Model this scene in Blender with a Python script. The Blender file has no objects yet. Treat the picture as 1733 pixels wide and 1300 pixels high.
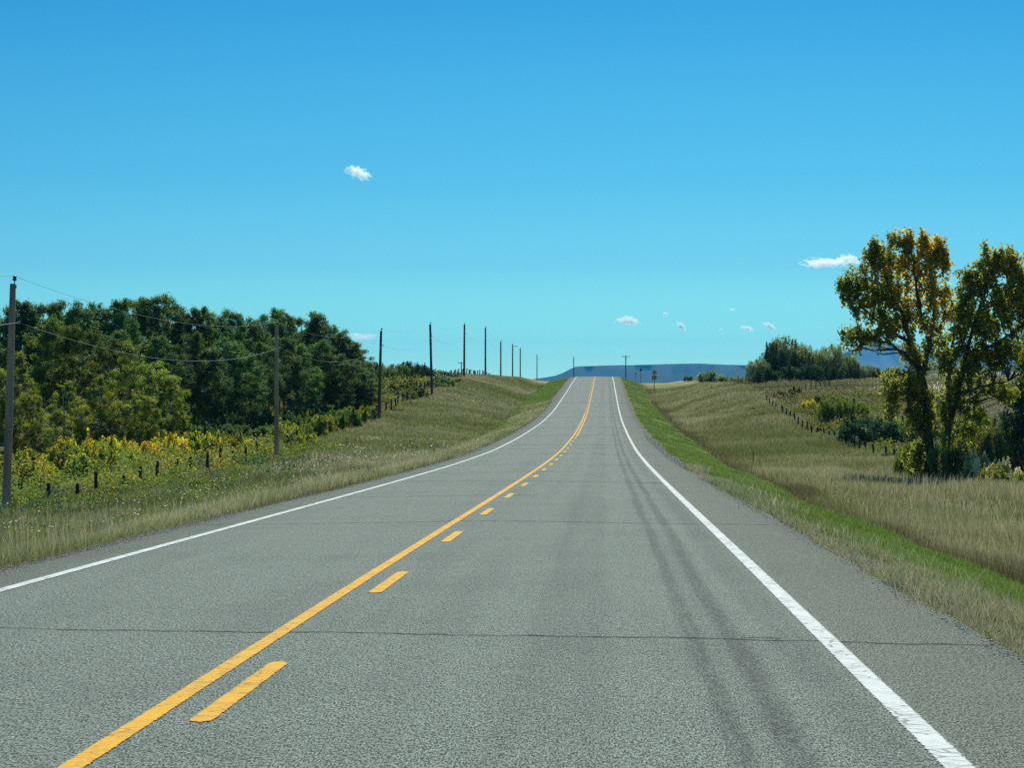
import bpy, math, random
import numpy as np
R = math.radians
S = bpy.context.scene
COL = S.collection
F = 3900.0                      # focal length in photo pixels (1733 wide)
rng = np.random.default_rng(7)
random.seed(7)

# ------------------------------------------------------------------ helpers
def tag(o, label=None, cat=None, group=None, kind=None):
    if label: o['label'] = label
    if cat: o['category'] = cat
    if group: o['group'] = group
    if kind: o['kind'] = kind
    return o

def empty(name, loc, label, cat, group=None):
    o = bpy.data.objects.new(name, None); COL.objects.link(o)
    o.location = loc; o.empty_display_size = 0.3
    return tag(o, label, cat, group)

def np_mesh(name, V, Fs, mat=None, smooth=False, attrs=None, uv=None):
    """V (n,3); Fs list of int arrays (m,k)"""
    V = np.asarray(V, np.float32)
    me = bpy.data.meshes.new(name)
    me.vertices.add(len(V)); me.vertices.foreach_set('co', V.ravel())
    Fs = [np.asarray(f, np.int32) for f in Fs if len(f)]
    loops = np.concatenate([f.ravel() for f in Fs])
    tot = np.concatenate([np.full(len(f), f.shape[1], np.int32) for f in Fs])
    st = np.concatenate([[0], np.cumsum(tot)[:-1]]).astype(np.int32)
    me.loops.add(len(loops)); me.loops.foreach_set('vertex_index', loops)
    me.polygons.add(len(tot)); me.polygons.foreach_set('loop_start', st)
    try: me.polygons.foreach_set('loop_total', tot)
    except Exception: pass
    if smooth: me.polygons.foreach_set('use_smooth', np.ones(len(tot), bool))
    me.update(calc_edges=True)
    for k, a in (attrs or {}).items():
        a = np.asarray(a, np.float32)
        if a.ndim == 1:
            at = me.attributes.new(k, 'FLOAT', 'POINT'); at.data.foreach_set('value', a)
        else:
            at = me.attributes.new(k, 'FLOAT_COLOR', 'POINT')
            if a.shape[1] == 3: a = np.hstack([a, np.ones((len(a), 1), np.float32)])
            at.data.foreach_set('color', a.ravel())
    if uv is not None:
        l = me.uv_layers.new(name='UVMap')
        l.data.foreach_set('uv', np.asarray(uv, np.float32)[loops].ravel())
    if mat: me.materials.append(mat)
    return me

def obj(name, me, parent=None, loc=None):
    o = bpy.data.objects.new(name, me); COL.objects.link(o)
    if parent: o.parent = parent
    if loc is not None: o.location = loc
    return o

def tube(path, rad, n=6, cap=True):
    """tapered tube along path -> V, quads, tris"""
    P = np.asarray(path, float); m = len(P)
    rad = np.broadcast_to(np.asarray(rad, float), (m,))
    T = np.gradient(P, axis=0); T /= np.linalg.norm(T, axis=1)[:, None] + 1e-9
    up = np.array([1.0, 0.13, 0.07]) if abs(T[0][2]) > .8 else np.array([0, 0, 1.0])
    A = np.cross(T, up); A /= np.linalg.norm(A, axis=1)[:, None] + 1e-9
    B = np.cross(T, A)
    th = np.arange(n) / n * 2 * math.pi
    V = (P[:, None] + rad[:, None, None] * (np.cos(th)[None, :, None] * A[:, None] + np.sin(th)[None, :, None] * B[:, None])).reshape(-1, 3)
    i = np.arange(m - 1)[:, None] * n; j = np.arange(n)[None]; j2 = (j + 1) % n
    Q = np.stack([i + j, i + j2, i + n + j2, i + n + j], -1).reshape(-1, 4)
    T3 = np.zeros((0, 3), int)
    if cap:
        V = np.vstack([V, P[0], P[-1]]); a = m * n; k = np.arange(n); k2 = (k + 1) % n
        T3 = np.vstack([np.stack([k2, k, np.full(n, a)], 1), np.stack([(m - 1) * n + k, (m - 1) * n + k2, np.full(n, a + 1)], 1)])
    return V, Q, T3

class MB:
    def __init__(s): s.V = []; s.Q = []; s.T = []; s.n = 0
    def add(s, V, Q=None, T=None):
        s.V.append(np.asarray(V, float))
        if Q is not None and len(Q): s.Q.append(np.asarray(Q) + s.n)
        if T is not None and len(T): s.T.append(np.asarray(T) + s.n)
        s.n += len(V); return s
    def tube(s, path, rad, n=6): return s.add(*tube(path, rad, n))
    def box(s, c, d, rot=0):
        v = np.array([[x, y, z] for x in (-.5, .5) for y in (-.5, .5) for z in (-.5, .5)]) * d
        if rot: v = np.stack([v[:, 0] * math.cos(rot) - v[:, 1] * math.sin(rot), v[:, 0] * math.sin(rot) + v[:, 1] * math.cos(rot), v[:, 2]], 1)
        return s.add(v + np.asarray(c), [[0, 1, 3, 2], [4, 6, 7, 5], [0, 4, 5, 1], [2, 3, 7, 6], [0, 2, 6, 4], [1, 5, 7, 3]])
    def prism(s, pts, y0, y1):
        """polygon (x,z) extruded in y"""
        n = len(pts); P = np.array(pts, float)
        V = np.vstack([np.c_[P[:, 0], np.full(n, y0), P[:, 1]], np.c_[P[:, 0], np.full(n, y1), P[:, 1]], [[P[:, 0].mean(), y0, P[:, 1].mean()], [P[:, 0].mean(), y1, P[:, 1].mean()]]])
        k = np.arange(n); k2 = (k + 1) % n
        return s.add(V, np.stack([k, k + n, k2 + n, k2], 1), np.vstack([np.stack([k, k2, np.full(n, 2 * n)], 1), np.stack([k2 + n, k + n, np.full(n, 2 * n + 1)], 1)]))
    def mesh(s, name, mat, smooth=False):
        return np_mesh(name, np.vstack(s.V), [np.vstack(x) for x in (s.Q, s.T) if x], mat, smooth)

# ------------------------------------------------------------------ node material helper
class NT:
    def __init__(s, name):
        s.m = bpy.data.materials.new(name); s.m.use_nodes = True
        s.t = s.m.node_tree; s.t.nodes.clear(); s.out = s.n('OutputMaterial')
    def n(s, typ, **k):
        nd = s.t.nodes.new('ShaderNode' + typ)
        for a, b in k.items():
            if a.startswith('i_'):
                key = a[2:]; nd.inputs[int(key) if key.isdigit() else key.replace('_', ' ')].default_value = b
            else: setattr(nd, a, b)
        return nd
    def l(s, a, b): s.t.links.new(a, b)
    def val(s, x, sock):
        if hasattr(x, 'is_output') or hasattr(x, 'links'): s.l(x, sock)
        else:
            if isinstance(x, tuple) and len(x) == 3 and sock.type == 'RGBA': x = x + (1,)
            sock.default_value = x
    def math(s, op, a, b=0.0, c=None, clamp=False):
        nd = s.n('Math', operation=op, use_clamp=clamp); s.val(a, nd.inputs[0]); s.val(b, nd.inputs[1])
        if c is not None: s.val(c, nd.inputs[2])
        return nd.outputs[0]
    def mix(s, f, a, b, blend='MIX'):
        nd = s.n('Mix', data_type='RGBA', blend_type=blend); s.val(f, nd.inputs[0]); s.val(a, nd.inputs[6]); s.val(b, nd.inputs[7])
        return nd.outputs[2]
    def noise(s, vec, scale, detail=3, rough=.5, out=0):
        nd = s.n('TexNoise', i_Scale=scale, i_Detail=detail, i_Roughness=rough)
        if vec is not None: s.l(vec, nd.inputs['Vector'])
        return nd.outputs[out]
    def ramp(s, f, stops, interp='LINEAR'):
        nd = s.n('ValToRGB'); s.l(f, nd.inputs[0]); cr = nd.color_ramp; cr.interpolation = interp
        while len(cr.elements) < len(stops): cr.elements.new(.5)
        for e, (p, c) in zip(cr.elements, stops):
            e.position = p; e.color = (c, c, c, 1) if isinstance(c, (int, float)) else tuple(c) + (1,)
        return nd.outputs[0]
    def step(s, x, a, b):
        nd = s.n('MapRange', interpolation_type='SMOOTHSTEP'); s.val(x, nd.inputs[0])
        nd.inputs[1].default_value = a; nd.inputs[2].default_value = b
        return nd.outputs[0]
    def pbr(s, col, rough=.9, spec=.3, normal=None, alpha=None):
        b = s.n('BsdfPrincipled'); s.val(col, b.inputs['Base Color']); s.val(rough, b.inputs['Roughness'])
        s.val(spec, b.inputs['Specular IOR Level'])
        if normal is not None: s.l(normal, b.inputs['Normal'])
        if alpha is not None: s.l(alpha, b.inputs['Alpha'])
        s.l(b.outputs[0], s.out.inputs[0]); return b
    def bump(s, h, dist, strength=1.0):
        nd = s.n('Bump', i_Distance=dist, i_Strength=strength); s.l(h, nd.inputs['Height']); return nd.outputs[0]

def leaf_mat(name, ca, cb, cc=None, trans=.5, gloss=.03, varamt=.38):
    """leaf colours: per-leaf attribute 'tint' (0..1) mixes ca->cb, 'clump' tints towards cc, brightness varies per object"""
    m = NT(name)
    t = m.n('Attribute', attribute_name='tint').outputs['Fac']
    c = m.mix(t, ca, cb)
    if cc is not None:
        k = m.n('Attribute', attribute_name='clump').outputs['Fac']
        c = m.mix(m.step(k, .35, .85), c, cc)
    r = m.n('ObjectInfo').outputs['Random']
    t2 = m.n('Attribute', attribute_name='tint2').outputs['Fac']
    v = m.math('ADD', m.math('MULTIPLY', r, .5), m.math('ADD', m.math('MULTIPLY', t2, varamt * 2), .85 - varamt))
    h = m.n('HueSaturation'); m.l(c, h.inputs['Color']); m.l(v, h.inputs['Value'])
    m.l(m.math('ADD', m.math('MULTIPLY', r, .03), .485), h.inputs['Hue'])
    col = h.outputs[0]
    d = m.n('BsdfDiffuse'); tr = m.n('BsdfTranslucent'); g = m.n('BsdfGlossy', i_Roughness=.55); gloss = min(gloss, .04)
    m.l(col, d.inputs[0]); m.l(m.mix(.6, col, m.mix(1.0, col, (1.15, 1.3, .6), 'MULTIPLY')), tr.inputs[0])
    g.inputs[0].default_value = (.9, 1, .95, 1)
    a = m.n('MixShader', i_0=trans); m.l(d.outputs[0], a.inputs[1]); m.l(tr.outputs[0], a.inputs[2])
    b = m.n('MixShader', i_0=gloss); m.l(a.outputs[0], b.inputs[1]); m.l(g.outputs[0], b.inputs[2])
    m.l(b.outputs[0], m.out.inputs[0])
    return m.m

def plain(name, col, rough=.8, nscale=8, amt=.35, spec=.3, zs=1.0):
    m = NT(name); tc = m.n('TexCoord').outputs['Object']
    mp = m.n('Mapping'); mp.inputs['Scale'].default_value = (1, 1, zs); m.l(tc, mp.inputs[0])
    f = m.noise(mp.outputs[0], nscale, 5, .65)
    c = m.mix(m.step(f, .3, .7), tuple(x * (1 - amt) for x in col), tuple(min(1, x * (1 + amt)) for x in col))
    m.pbr(c, rough, spec, m.bump(f, .02, .5)); return m.m

# ------------------------------------------------------------------ terrain function
YZ = np.array([-200, -60, 0, 22, 69.5, 92.8, 125, 161, 200, 246.7, 265.8, 307, 349.4, 395.9, 432, 468, 495, 525, 600, 700, 1000, 2000, 6000, 26000.])
ZZ = np.array([1.0, -.5, -1.54, -1.92, -2.74, -3.09, -3.42, -3.54, -3.50, -3.13, -2.85, -2.0, -1.10, -.02, .78, 1.38, 1.60, 1.62, .9, -1.5, -9, -26, -60, -90])

def _union(T, n):
    k = np.array(sorted(T), float); a = np.array([T[q] for q in sorted(T)], float)
    return np.stack([pchip(k, a[:, i], KY) for i in range(n)], 1)
def pchip_t(x, y):
    h = np.diff(x); d = np.diff(y, axis=-1) / h
    m = np.zeros_like(y)
    a, b = d[..., :-1], d[..., 1:]
    w1 = 2 * h[1:] + h[:-1]; w2 = h[1:] + 2 * h[:-1]
    with np.errstate(divide='ignore', invalid='ignore'):
        mm = (w1 + w2) / (w1 / a + w2 / b)
    m[..., 1:-1] = np.where(a * b > 0, mm, 0)
    m[..., 0] = d[..., 0]; m[..., -1] = d[..., -1]
    return m
def pchip(x, y, q):
    """x (k,), y (k,) or (n,k) with q (n,)"""
    q = np.clip(q, x[0], x[-1]); i = np.clip(np.searchsorted(x, q, 'right') - 1, 0, len(x) - 2)
    m = pchip_t(x, y); h = x[i + 1] - x[i]; t = (q - x[i]) / h
    if y.ndim == 1: y0, y1, m0, m1 = y[i], y[i + 1], m[i], m[i + 1]
    else:
        r = np.arange(len(q)); y0, y1, m0, m1 = y[r, i], y[r, i + 1], m[r, i], m[r, i + 1]
    return (2 * t**3 - 3 * t**2 + 1) * y0 + (t**3 - 2 * t**2 + t) * h * m0 + (-2 * t**3 + 3 * t**2) * y1 + (t**3 - t**2) * h * m1
def zr(Y): return pchip(YZ, ZZ, np.atleast_1d(np.asarray(Y, float)))
def xc(Y):
    Y = np.asarray(Y, float)
    return -2.05 + .0402 * Y + np.where(Y > 560, (np.maximum(Y, 560) - 560)**2 * 6e-5 * (Y < 1500), 0) + np.where(Y >= 1500, 53. + (Y - 1500) * .1, 0)

TL = {  # left: u = -200 -60 -35 -21 -14 -9
 -200:(0,0,0,0,0,.3), 0:(-4.5,-4.5,-4.5,-4.3,-3.9,-2.9), 40:(-5,-5,-5,-4.8,-4.4,-3.6), 85:(-5.6,-5.6,-5.5,-5.15,-4.9,-4.25), 115:(-5.7,-5.7,-5.65,-5.4,-5.1,-4.6),
 150:(-5.7,-5.7,-5.6,-5.1,-4.9,-4.75), 180:(-5.5,-5.4,-5.2,-4.5,-4.6,-4.75), 222:(-4.5,-4.3,-4.1,-3.5,-4.0,-4.45), 255:(-3,-2.9,-2.7,-2.4,-3.1,-3.8),
 287:(-1.4,-1.4,-1.4,-1.25,-2.2,-3.05), 320:(.2,.3,.2,.05,-1.0,-2.2), 355:(1.3,1.3,1.3,1.15,.2,-1.3), 400:(1.8,1.8,1.7,1.5,1.1,-.4), 440:(1.6,1.6,1.5,1.4,1.2,.2),
 480:(.8,.8,.8,.7,.7,.5), 550:(0,0,0,0,.1,.8), 700:(-2,-2,-2,-2,-2,-1.8), 1000:(-9,-9,-9,-9,-9,-9), 2000:(-26,)*6, 6000:(-60,)*6, 26000:(-90,)*6}
TR = {  # right: u = 10 14 20 30 40 60 100 200
 -200:(0,)*8, 0:(-2.7,-3.3,-3.8,-4,-4,-4,-4,-4), 38:(-3.65,-3.9,-4.2,-4.5,-4.6,-4.6,-4.5,-4), 70:(-4.2,-4.35,-4.55,-5,-5.2,-5.2,-5,-4), 102:(-4.5,-4.6,-4.7,-5.1,-5.4,-5.3,-5,-4),
 148:(-4.8,-4.75,-4.65,-5.2,-5.5,-5.2,-4.5,-3), 170:(-4.75,-4.7,-4.5,-5,-5.2,-4.8,-3.8,-2), 202:(-4.6,-4.35,-4.05,-4.3,-4.4,-3.9,-2.6,-1), 230:(-4.5,-3.9,-3.1,-3.2,-3.3,-2.8,-1.5,0),
 257:(-4.2,-3.2,-2.0,-1.9,-1.9,-1.7,-.8,.3), 300:(-3.7,-2.3,-.7,-.4,-.25,-.2,0,.6), 350:(-2.9,-1.9,-.3,.3,.4,.5,.7,1), 400:(-1.5,-1.2,-.3,.3,.7,.9,1,1.2),
 480:(-.1,0,.6,.8,1.1,1.35,1.4,1.2), 550:(0,0,.2,.6,.8,1,1,.8), 700:(-2,-2,-2,-1.8,-1.5,-1,-1,-1), 1000:(-9,)*8, 2000:(-26,)*8, 6000:(-60,)*8, 26000:(-90,)*8}
KY = np.array(sorted(set(TL) | set(TR)), float)
UK = np.array([-30000, -200, -60, -35, -21, -14, -9, -7.1, -5.25, -5.0, 5.2, 5.45, 7.6, 10, 14, 20, 30, 40, 60, 100, 200, 30000.])

TA = _union(TL, 6); TB = _union(TR, 8)
_w = [(random.uniform(.03, .5), random.uniform(0, 6.28), random.uniform(0, 6.28)) for _ in range(22)]
def bumps(X, Y):
    z = np.zeros_like(X)
    for f, a, p in _w: z += np.sin(f * (X * math.cos(a) + Y * math.sin(a)) + p) * .035 / (f + .12) * .35
    return z
def H(u, Y):
    u = np.atleast_1d(np.asarray(u, float)); Y = np.broadcast_to(np.asarray(Y, float), u.shape).astype(float)
    z0 = zr(Y) - .14
    L = np.stack([pchip(KY, TA[:, i], Y) for i in range(6)], 1)
    Rr = np.stack([pchip(KY, TB[:, i], Y) for i in range(8)], 1)
    zl = z0 * .5 + L[:, 5] * .5; zq = z0 * .53 + Rr[:, 0] * .47
    T = np.column_stack([L[:, 0], L, zl, z0 - .03, z0, z0, z0 - .03, zq, Rr, Rr[:, -1]])
    z = pchip(UK, T, u)
    d = np.where(u < 0, -5.25 - u, u - 5.45)
    return z + bumps(u, Y) * np.clip(d / 6, 0, 1) * np.clip(1 - (Y - 1500) / 1500, 0, 1)
def ground(X, Y):
    return float(H([X - float(xc(Y))], Y)[0])
def at(px, Y): return (px - 866.5) / F * Y
def zof(py, Y): return (650 - py) / F * Y

# ------------------------------------------------------------------ terrain sheet
us = np.unique(np.concatenate([-np.geomspace(200, 29000, 14), np.arange(-200, -60, 7), np.arange(-60, -22, 2), np.arange(-22, -9, .8), np.linspace(-9, -5.25, 11), [-5.0, -4.9],
     [0, 5.2], np.linspace(5.45, 10, 15), np.arange(10, 22, .7), np.arange(22, 60, 1.6), np.arange(60, 200, 7), np.geomspace(200, 29000, 14)]))
ys = np.unique(np.concatenate([[-20000, -6000, -2000, -800, -200, -120], np.arange(-60, 10, 6), np.arange(10, 120, 1.5), np.arange(120, 560, 2.5), np.arange(560, 1000, 15), np.geomspace(1000, 25500, 22)]))
UU, YY = np.meshgrid(us, ys)
HZ = H(UU.ravel(), YY.ravel())
V = np.stack([(xc(YY) + UU).ravel(), YY.ravel(), HZ], 1)
nu, ny = len(us), len(ys)
i = np.arange(ny - 1)[:, None] * nu; j = np.arange(nu - 1)[None]
Q = np.stack([i + j, i + j + 1, i + nu + j + 1, i + nu + j], -1).reshape(-1, 4)
m = NT('ground_cover')
uvn = m.n('UVMap', uv_map='UVMap'); sp = m.n('SeparateXYZ'); m.l(uvn.outputs[0], sp.inputs[0])
u, sY = sp.outputs[0], sp.outputs[1]
pos = m.n('NewGeometry').outputs['Position']
n1 = m.noise(pos, .35, 6, .65); n2 = m.noise(pos, 3.0, 5, .7); n3 = m.noise(pos, .06, 4, .6)
mp = m.n('Mapping'); mp.inputs['Scale'].default_value = (.05, .10, .1); m.l(pos, mp.inputs[0])
n4 = m.noise(mp.outputs[0], 1.0, 6, .65)
uj = m.math('ADD', u, m.math('MULTIPLY', m.math('SUBTRACT', n1, .5), 1.1))
def band(a, b, w=.35):
    return m.math('MULTIPLY', m.step(uj, a - w, a + w), m.math('SUBTRACT', 1.0, m.step(uj, b - w, b + w)))
tan = m.mix(n2, (.17, .17, .07), (.45, .42, .22)); olive = m.mix(n2, (.08, .105, .022), (.20, .24, .06))
field = m.mix(m.step(n4, .42, .62), olive, tan)
wild = m.mix(m.step(n1, .45, .65), m.mix(n2, (.04, .05, .016), (.12, .12, .04)), m.mix(n2, (.13, .08, .035), (.22, .17, .08)))
farf = m.mix(m.step(n4, .35, .6), m.mix(n2, (.16, .16, .07), (.30, .29, .14)), (.55, .51, .34))
base = m.mix(m.math('MULTIPLY', m.step(u, 19, 22), 1.0), field, wild)
base = m.mix(m.math('MULTIPLY', m.step(u, 33, 40), m.step(sY, 255, 285)), base, farf)
base = m.mix(m.math('SUBTRACT', 1.0, m.step(u, -23, -20)), base, wild)
base = m.mix(m.math('MULTIPLY', m.step(sY, 300, 330), m.math('SUBTRACT', 1.0, m.step(u, -20, -16))), base, tan)
green = m.mix(n2, (.08, .13, .022), (.19, .27, .05)); grass_shade = m.mix(n2, (.035, .034, .013), (.12, .10, .05))
base = m.mix(band(9.3, 10.2), base, grass_shade)  # dark band: shaded road-facing side of the tall grass, painted into the ground colour
base = m.mix(band(5.3, 9.3), base, green)
rough = m.math('SUBTRACT', 1.0, m.step(sY, 35, 75)); base = m.mix(m.math('MULTIPLY', band(5.2, 6.0, .25), rough), base, m.mix(n2, (.045, .05, .022), (.17, .15, .08)))
base = m.mix(m.math('MULTIPLY', band(-9.2, -5.6), m.step(sY, 95, 135)), base, green)
grav = m.mix(m.noise(pos, 30, 3, .8), (.05, .052, .045), (.2, .2, .17))
base = m.mix(band(-5.3, 5.35, .18), base, grav)
m.pbr(base, .95, .1, m.bump(m.noise(pos, 2.5, 6, .75), .25, .8))
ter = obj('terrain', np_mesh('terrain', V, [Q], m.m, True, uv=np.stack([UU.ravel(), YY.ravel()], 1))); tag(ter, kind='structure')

# ------------------------------------------------------------------ road slab and paint
AL, AR = -4.45, 4.9
def asphalt():
    m = NT('asphalt')
    uvn = m.n('UVMap', uv_map='UVMap'); sp = m.n('SeparateXYZ'); m.l(uvn.outputs[0], sp.inputs[0]); u, s = sp.outputs[0], sp.outputs[1]
    pos = uvn.outputs[0]
    g1 = m.noise(pos, 90, 2, .7)
    mg = m.n('Mapping'); mg.inputs['Scale'].default_value = (1, .2, 1); m.l(pos, mg.inputs[0]); g2 = m.noise(mg.outputs[0], 105, 2, .8)
    vo = m.n('TexVoronoi', i_Scale=70.0); m.l(pos, vo.inputs['Vector'])
    mpp = m.n('Mapping'); mpp.inputs['Scale'].default_value = (1.0, .05, 1); m.l(pos, mpp.inputs[0])
    big = m.noise(mpp.outputs[0], 1.6, 5, .6)
    fine = m.noise(mpp.outputs[0], 14, 4, .7)
    patch = m.noise(pos, .35, 5, .6)
    agg = m.math('ADD', m.math('MULTIPLY', g1, .6), m.math('ADD', m.math('MULTIPLY', g2, .3), m.math('MULTIPLY', m.n('SeparateColor').outputs[0], 0)))
    vc = m.n('SeparateColor'); m.l(vo.outputs['Color'], vc.inputs[0])
    mg3 = m.n('Mapping'); mg3.inputs['Scale'].default_value = (1, .16, 1); m.l(pos, mg3.inputs[0]); g3 = m.noise(mg3.outputs[0], 80, 1, .5)
    agg = m.math('ADD', m.math('ADD', m.math('MULTIPLY', m.math('SUBTRACT', g1, .5), 1.2), m.math('MULTIPLY', m.math('SUBTRACT', g3, .5), .7)), m.math('ADD', m.math('MULTIPLY', m.math('SUBTRACT', g2, .5), 3.4), m.math('MULTIPLY', vc.outputs[0], .55)))
    k = m.step(agg, -.20, .80)
    c = m.mix(k, (.012, .019, .014), (.282, .352, .288))
    # wheel paths, oil strip and tar beside the right edge line: darker binder-rich asphalt
    def strip(c0, w, a, wob=.0):
        d = m.math('ABSOLUTE', m.math('SUBTRACT', m.math('ADD', u, m.math('MULTIPLY', m.math('SUBTRACT', m.noise(mpp.outputs[0], 2.2, 2, .5), .5), wob)), c0))
        return m.math('MULTIPLY', m.math('SUBTRACT', 1.0, m.step(d, w * .25, w)), a)
    dark = strip(1.75, .55, .22, .3)
    for args in ((2.70, .10, .66, .16), (2.98, .12, .74, .16), (2.84, .42, .16, .2), (1.55, .10, .12, .2), (2.0, .12, .12, .2), (3.40, .24, .50, .08), (.85, .3, .12, .3), (-1.0, .3, .10, .3), (-2.9, .4, .10, .3), (.15, .35, .15, .2), (-.65, .25, .12, .2)):
        dark = m.math('ADD', dark, m.math('MULTIPLY', strip(*args), m.step(fine, .15, .55)))
    dark = m.math('ADD', dark, m.math('MULTIPLY', m.math('SUBTRACT', m.step(big, .35, .7), .5), -.26))
    dark = m.math('ADD', dark, m.math('MULTIPLY', m.math('SUBTRACT', m.step(patch, .3, .7), .5), .30))
    dark = m.math('MULTIPLY', dark, m.math('ADD', .45, m.math('MULTIPLY', m.step(m.noise(mg.outputs[0], 26, 3, .8), .35, .65), .75)))
    c = m.mix(m.math('MAXIMUM', dark, 0.0, clamp=True), c, m.mix(.35, (.022, .034, .026), c))
    warm = m.math('ADD', m.step(u, 3.6, 3.9), m.math('SUBTRACT', 1.0, m.step(u, -3.9, -3.6)))
    c = m.mix(m.math('MULTIPLY', warm, .8), c, m.mix(1.0, c, (.80, .77, .70), 'MULTIPLY'))
    c = m.mix(m.math('MULTIPLY', m.step(m.noise(pos, 1.3, 5, .7), .5, .7), .35), c, m.mix(1.0, c, (1.02, .98, .86), 'MULTIPLY'))
    m.pbr(c, .9, .10, m.bump(agg, .004, .6)); return m.m
MASPH = asphalt()
ry = np.unique(np.concatenate([[-60, -40, -20], np.arange(-5, 40, 1.0), np.arange(40, 600, 2.5), np.arange(600, 1000, 15)]))
def edge_wob(Y, s): return .02 * np.sin(Y * .9 + s) + .035 * np.sin(Y * .19 + 2 * s) + .015 * np.sin(Y * 2.3 + s)
prof = lambda Y: np.stack([AL - .08 + edge_wob(Y, 1), AL + edge_wob(Y, 1), -3.0 + 0 * Y, 0 * Y, 3.0 + 0 * Y, AR + edge_wob(Y, 3), AR + .08 + edge_wob(Y, 3)], 1)
PU = prof(ry); drop = np.array([.16, 0, 0, 0, 0, 0, .16])
def crown_z(u): return -.012 * np.abs(u)
V = np.stack([xc(ry)[:, None] + PU, np.repeat(ry[:, None], 7, 1), zr(ry)[:, None] - drop[None] + crown_z(PU)], -1).reshape(-1, 3)
i = np.arange(len(ry) - 1)[:, None] * 7; j = np.arange(6)[None]
Q = np.stack([i + j, i + j + 1, i + 8 + j, i + 7 + j], -1).reshape(-1, 4)
tag(obj('road', np_mesh('road', V, [Q], MASPH, False, uv=np.stack([PU.ravel(), np.repeat(ry, 7)], 1))), kind='structure')

def paint_mat(name, col, dark):
    m = NT(name); uvn = m.n('UVMap', uv_map='UVMap')      # uv = (-1..1 across, metres along)
    sp = m.n('SeparateXYZ'); m.l(uvn.outputs[0], sp.inputs[0])
    pos = m.n('NewGeometry').outputs['Position']
    g = m.noise(pos, 55, 3, .7); w = m.noise(pos, 5, 6, .75)
    mp = m.n('Mapping'); mp.inputs['Scale'].default_value = (16, 26, 1); m.l(pos, mp.inputs[0])
    cr = m.n('TexVoronoi', feature='DISTANCE_TO_EDGE', i_Scale=.35); m.l(mp.outputs[0], cr.inputs['Vector'])
    c = m.mix(m.step(g, .3, .7), tuple(x * .78 for x in col), col)
    c = m.mix(m.math('MULTIPLY', m.step(w, .5, .68), .5), c, dark); gg = m.noise(pos, 110, 2, .7); c = m.mix(m.math('MULTIPLY', m.math('MULTIPLY', m.step(gg, .56, .64), m.step(w, .38, .5)), .8), c, dark)
    c = m.mix(m.math('MULTIPLY', m.math('SUBTRACT', 1.0, m.step(cr.outputs[0], .0, .09)), m.step(m.noise(pos, 1.5, 3, .6), .42, .55)), c, dark)
    e = m.math('ADD', m.math('ABSOLUTE', sp.outputs[0]), m.math('MULTIPLY', m.math('SUBTRACT', m.noise(pos, 38, 3, .7), .5), .75))
    al = m.math('SUBTRACT', 1.0, m.step(e, .84, .93))
    cn = m.math('ADD', m.math('SUBTRACT', sp.outputs[1], m.math('MULTIPLY', m.math('POWER', m.math('ABSOLUTE', sp.outputs[0]), 4.0), .16)), m.math('MULTIPLY', m.math('SUBTRACT', m.noise(pos, 12, 3, .7), .5), .35))
    al = m.math('MULTIPLY', al, m.step(cn, .02, .09))
    m.pbr(c, .8, .08, m.bump(g, .004, .6), al); return m.m
MY = paint_mat('yellow_paint', (.76, .43, .025), (.32, .19, .04)); MW = paint_mat('white_paint', (.66, .73, .68), (.16, .19, .165))
MT = plain('tar', (.020, .025, .022), .97, 20, .3, .02)
def yel(Y): return np.interp(Y, [0, 22, 161, 480], [-.19, -.19, .05, .07]), np.interp(Y, [0, 22, 161, 480], [.15, .15, .115, .11])
def ribbon(ufn, Y0, Y1, w, lift=.006):
    n = 9 if Y1 - Y0 < 4 else max(2, int((Y1 - Y0) / (1.0 if Y1 < 60 else 3.0)) + 1); Y = np.linspace(Y0, Y1, n); uc = ufn(Y)
    U = np.stack([uc - w / 2, uc + w / 2], 1)
    V = np.stack([xc(Y)[:, None] + U, np.repeat(Y[:, None], 2, 1), zr(Y)[:, None] + crown_z(U) + lift], -1).reshape(-1, 3)
    k = np.arange(n - 1)[:, None] * 2
    ed = np.minimum(Y - Y0, Y1 - Y) if Y1 - Y0 < 4 else 9 + 0 * Y
    return V, np.hstack([k, k + 1, k + 3, k + 2]), np.stack([np.tile([-1, 1], n), np.repeat(ed, 2)], 1)
def ribbons(name, lst, mat):
    Vs, Qs, Us, n = [], [], [], 0
    for V, Q, U in lst: Vs.append(V); Qs.append(Q + n); Us.append(U); n += len(V)
    return np_mesh(name, np.vstack(Vs), [np.vstack(Qs)], mat, False, uv=np.vstack(Us))
left = lambda Y: yel(Y)[0] - yel(Y)[1]; right = lambda Y: yel(Y)[0] + yel(Y)[1]
L = [ribbon(left, -40, 245, .135), ribbon(right, 155, 560, .135)]
s0 = 11.8 - 9.06 * 5
while s0 < 152: L.append(ribbon(right, s0, s0 + 3.1, .14)); s0 += 9.06
s0 = 248
while s0 < 560: L.append(ribbon(left, s0, s0 + 3.1, .14)); s0 += 9.06
tag(obj('yellow_centre_line', ribbons('yl', L, MY)), kind='structure')
L = [ribbon(lambda Y: -3.68 + 0 * Y, -40, 700, .15), ribbon(lambda Y: 3.68 + 0 * Y, -40, 700, .16)]
tag(obj('white_edge_line', ribbons('wl', L, MW)), kind='structure')
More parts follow.
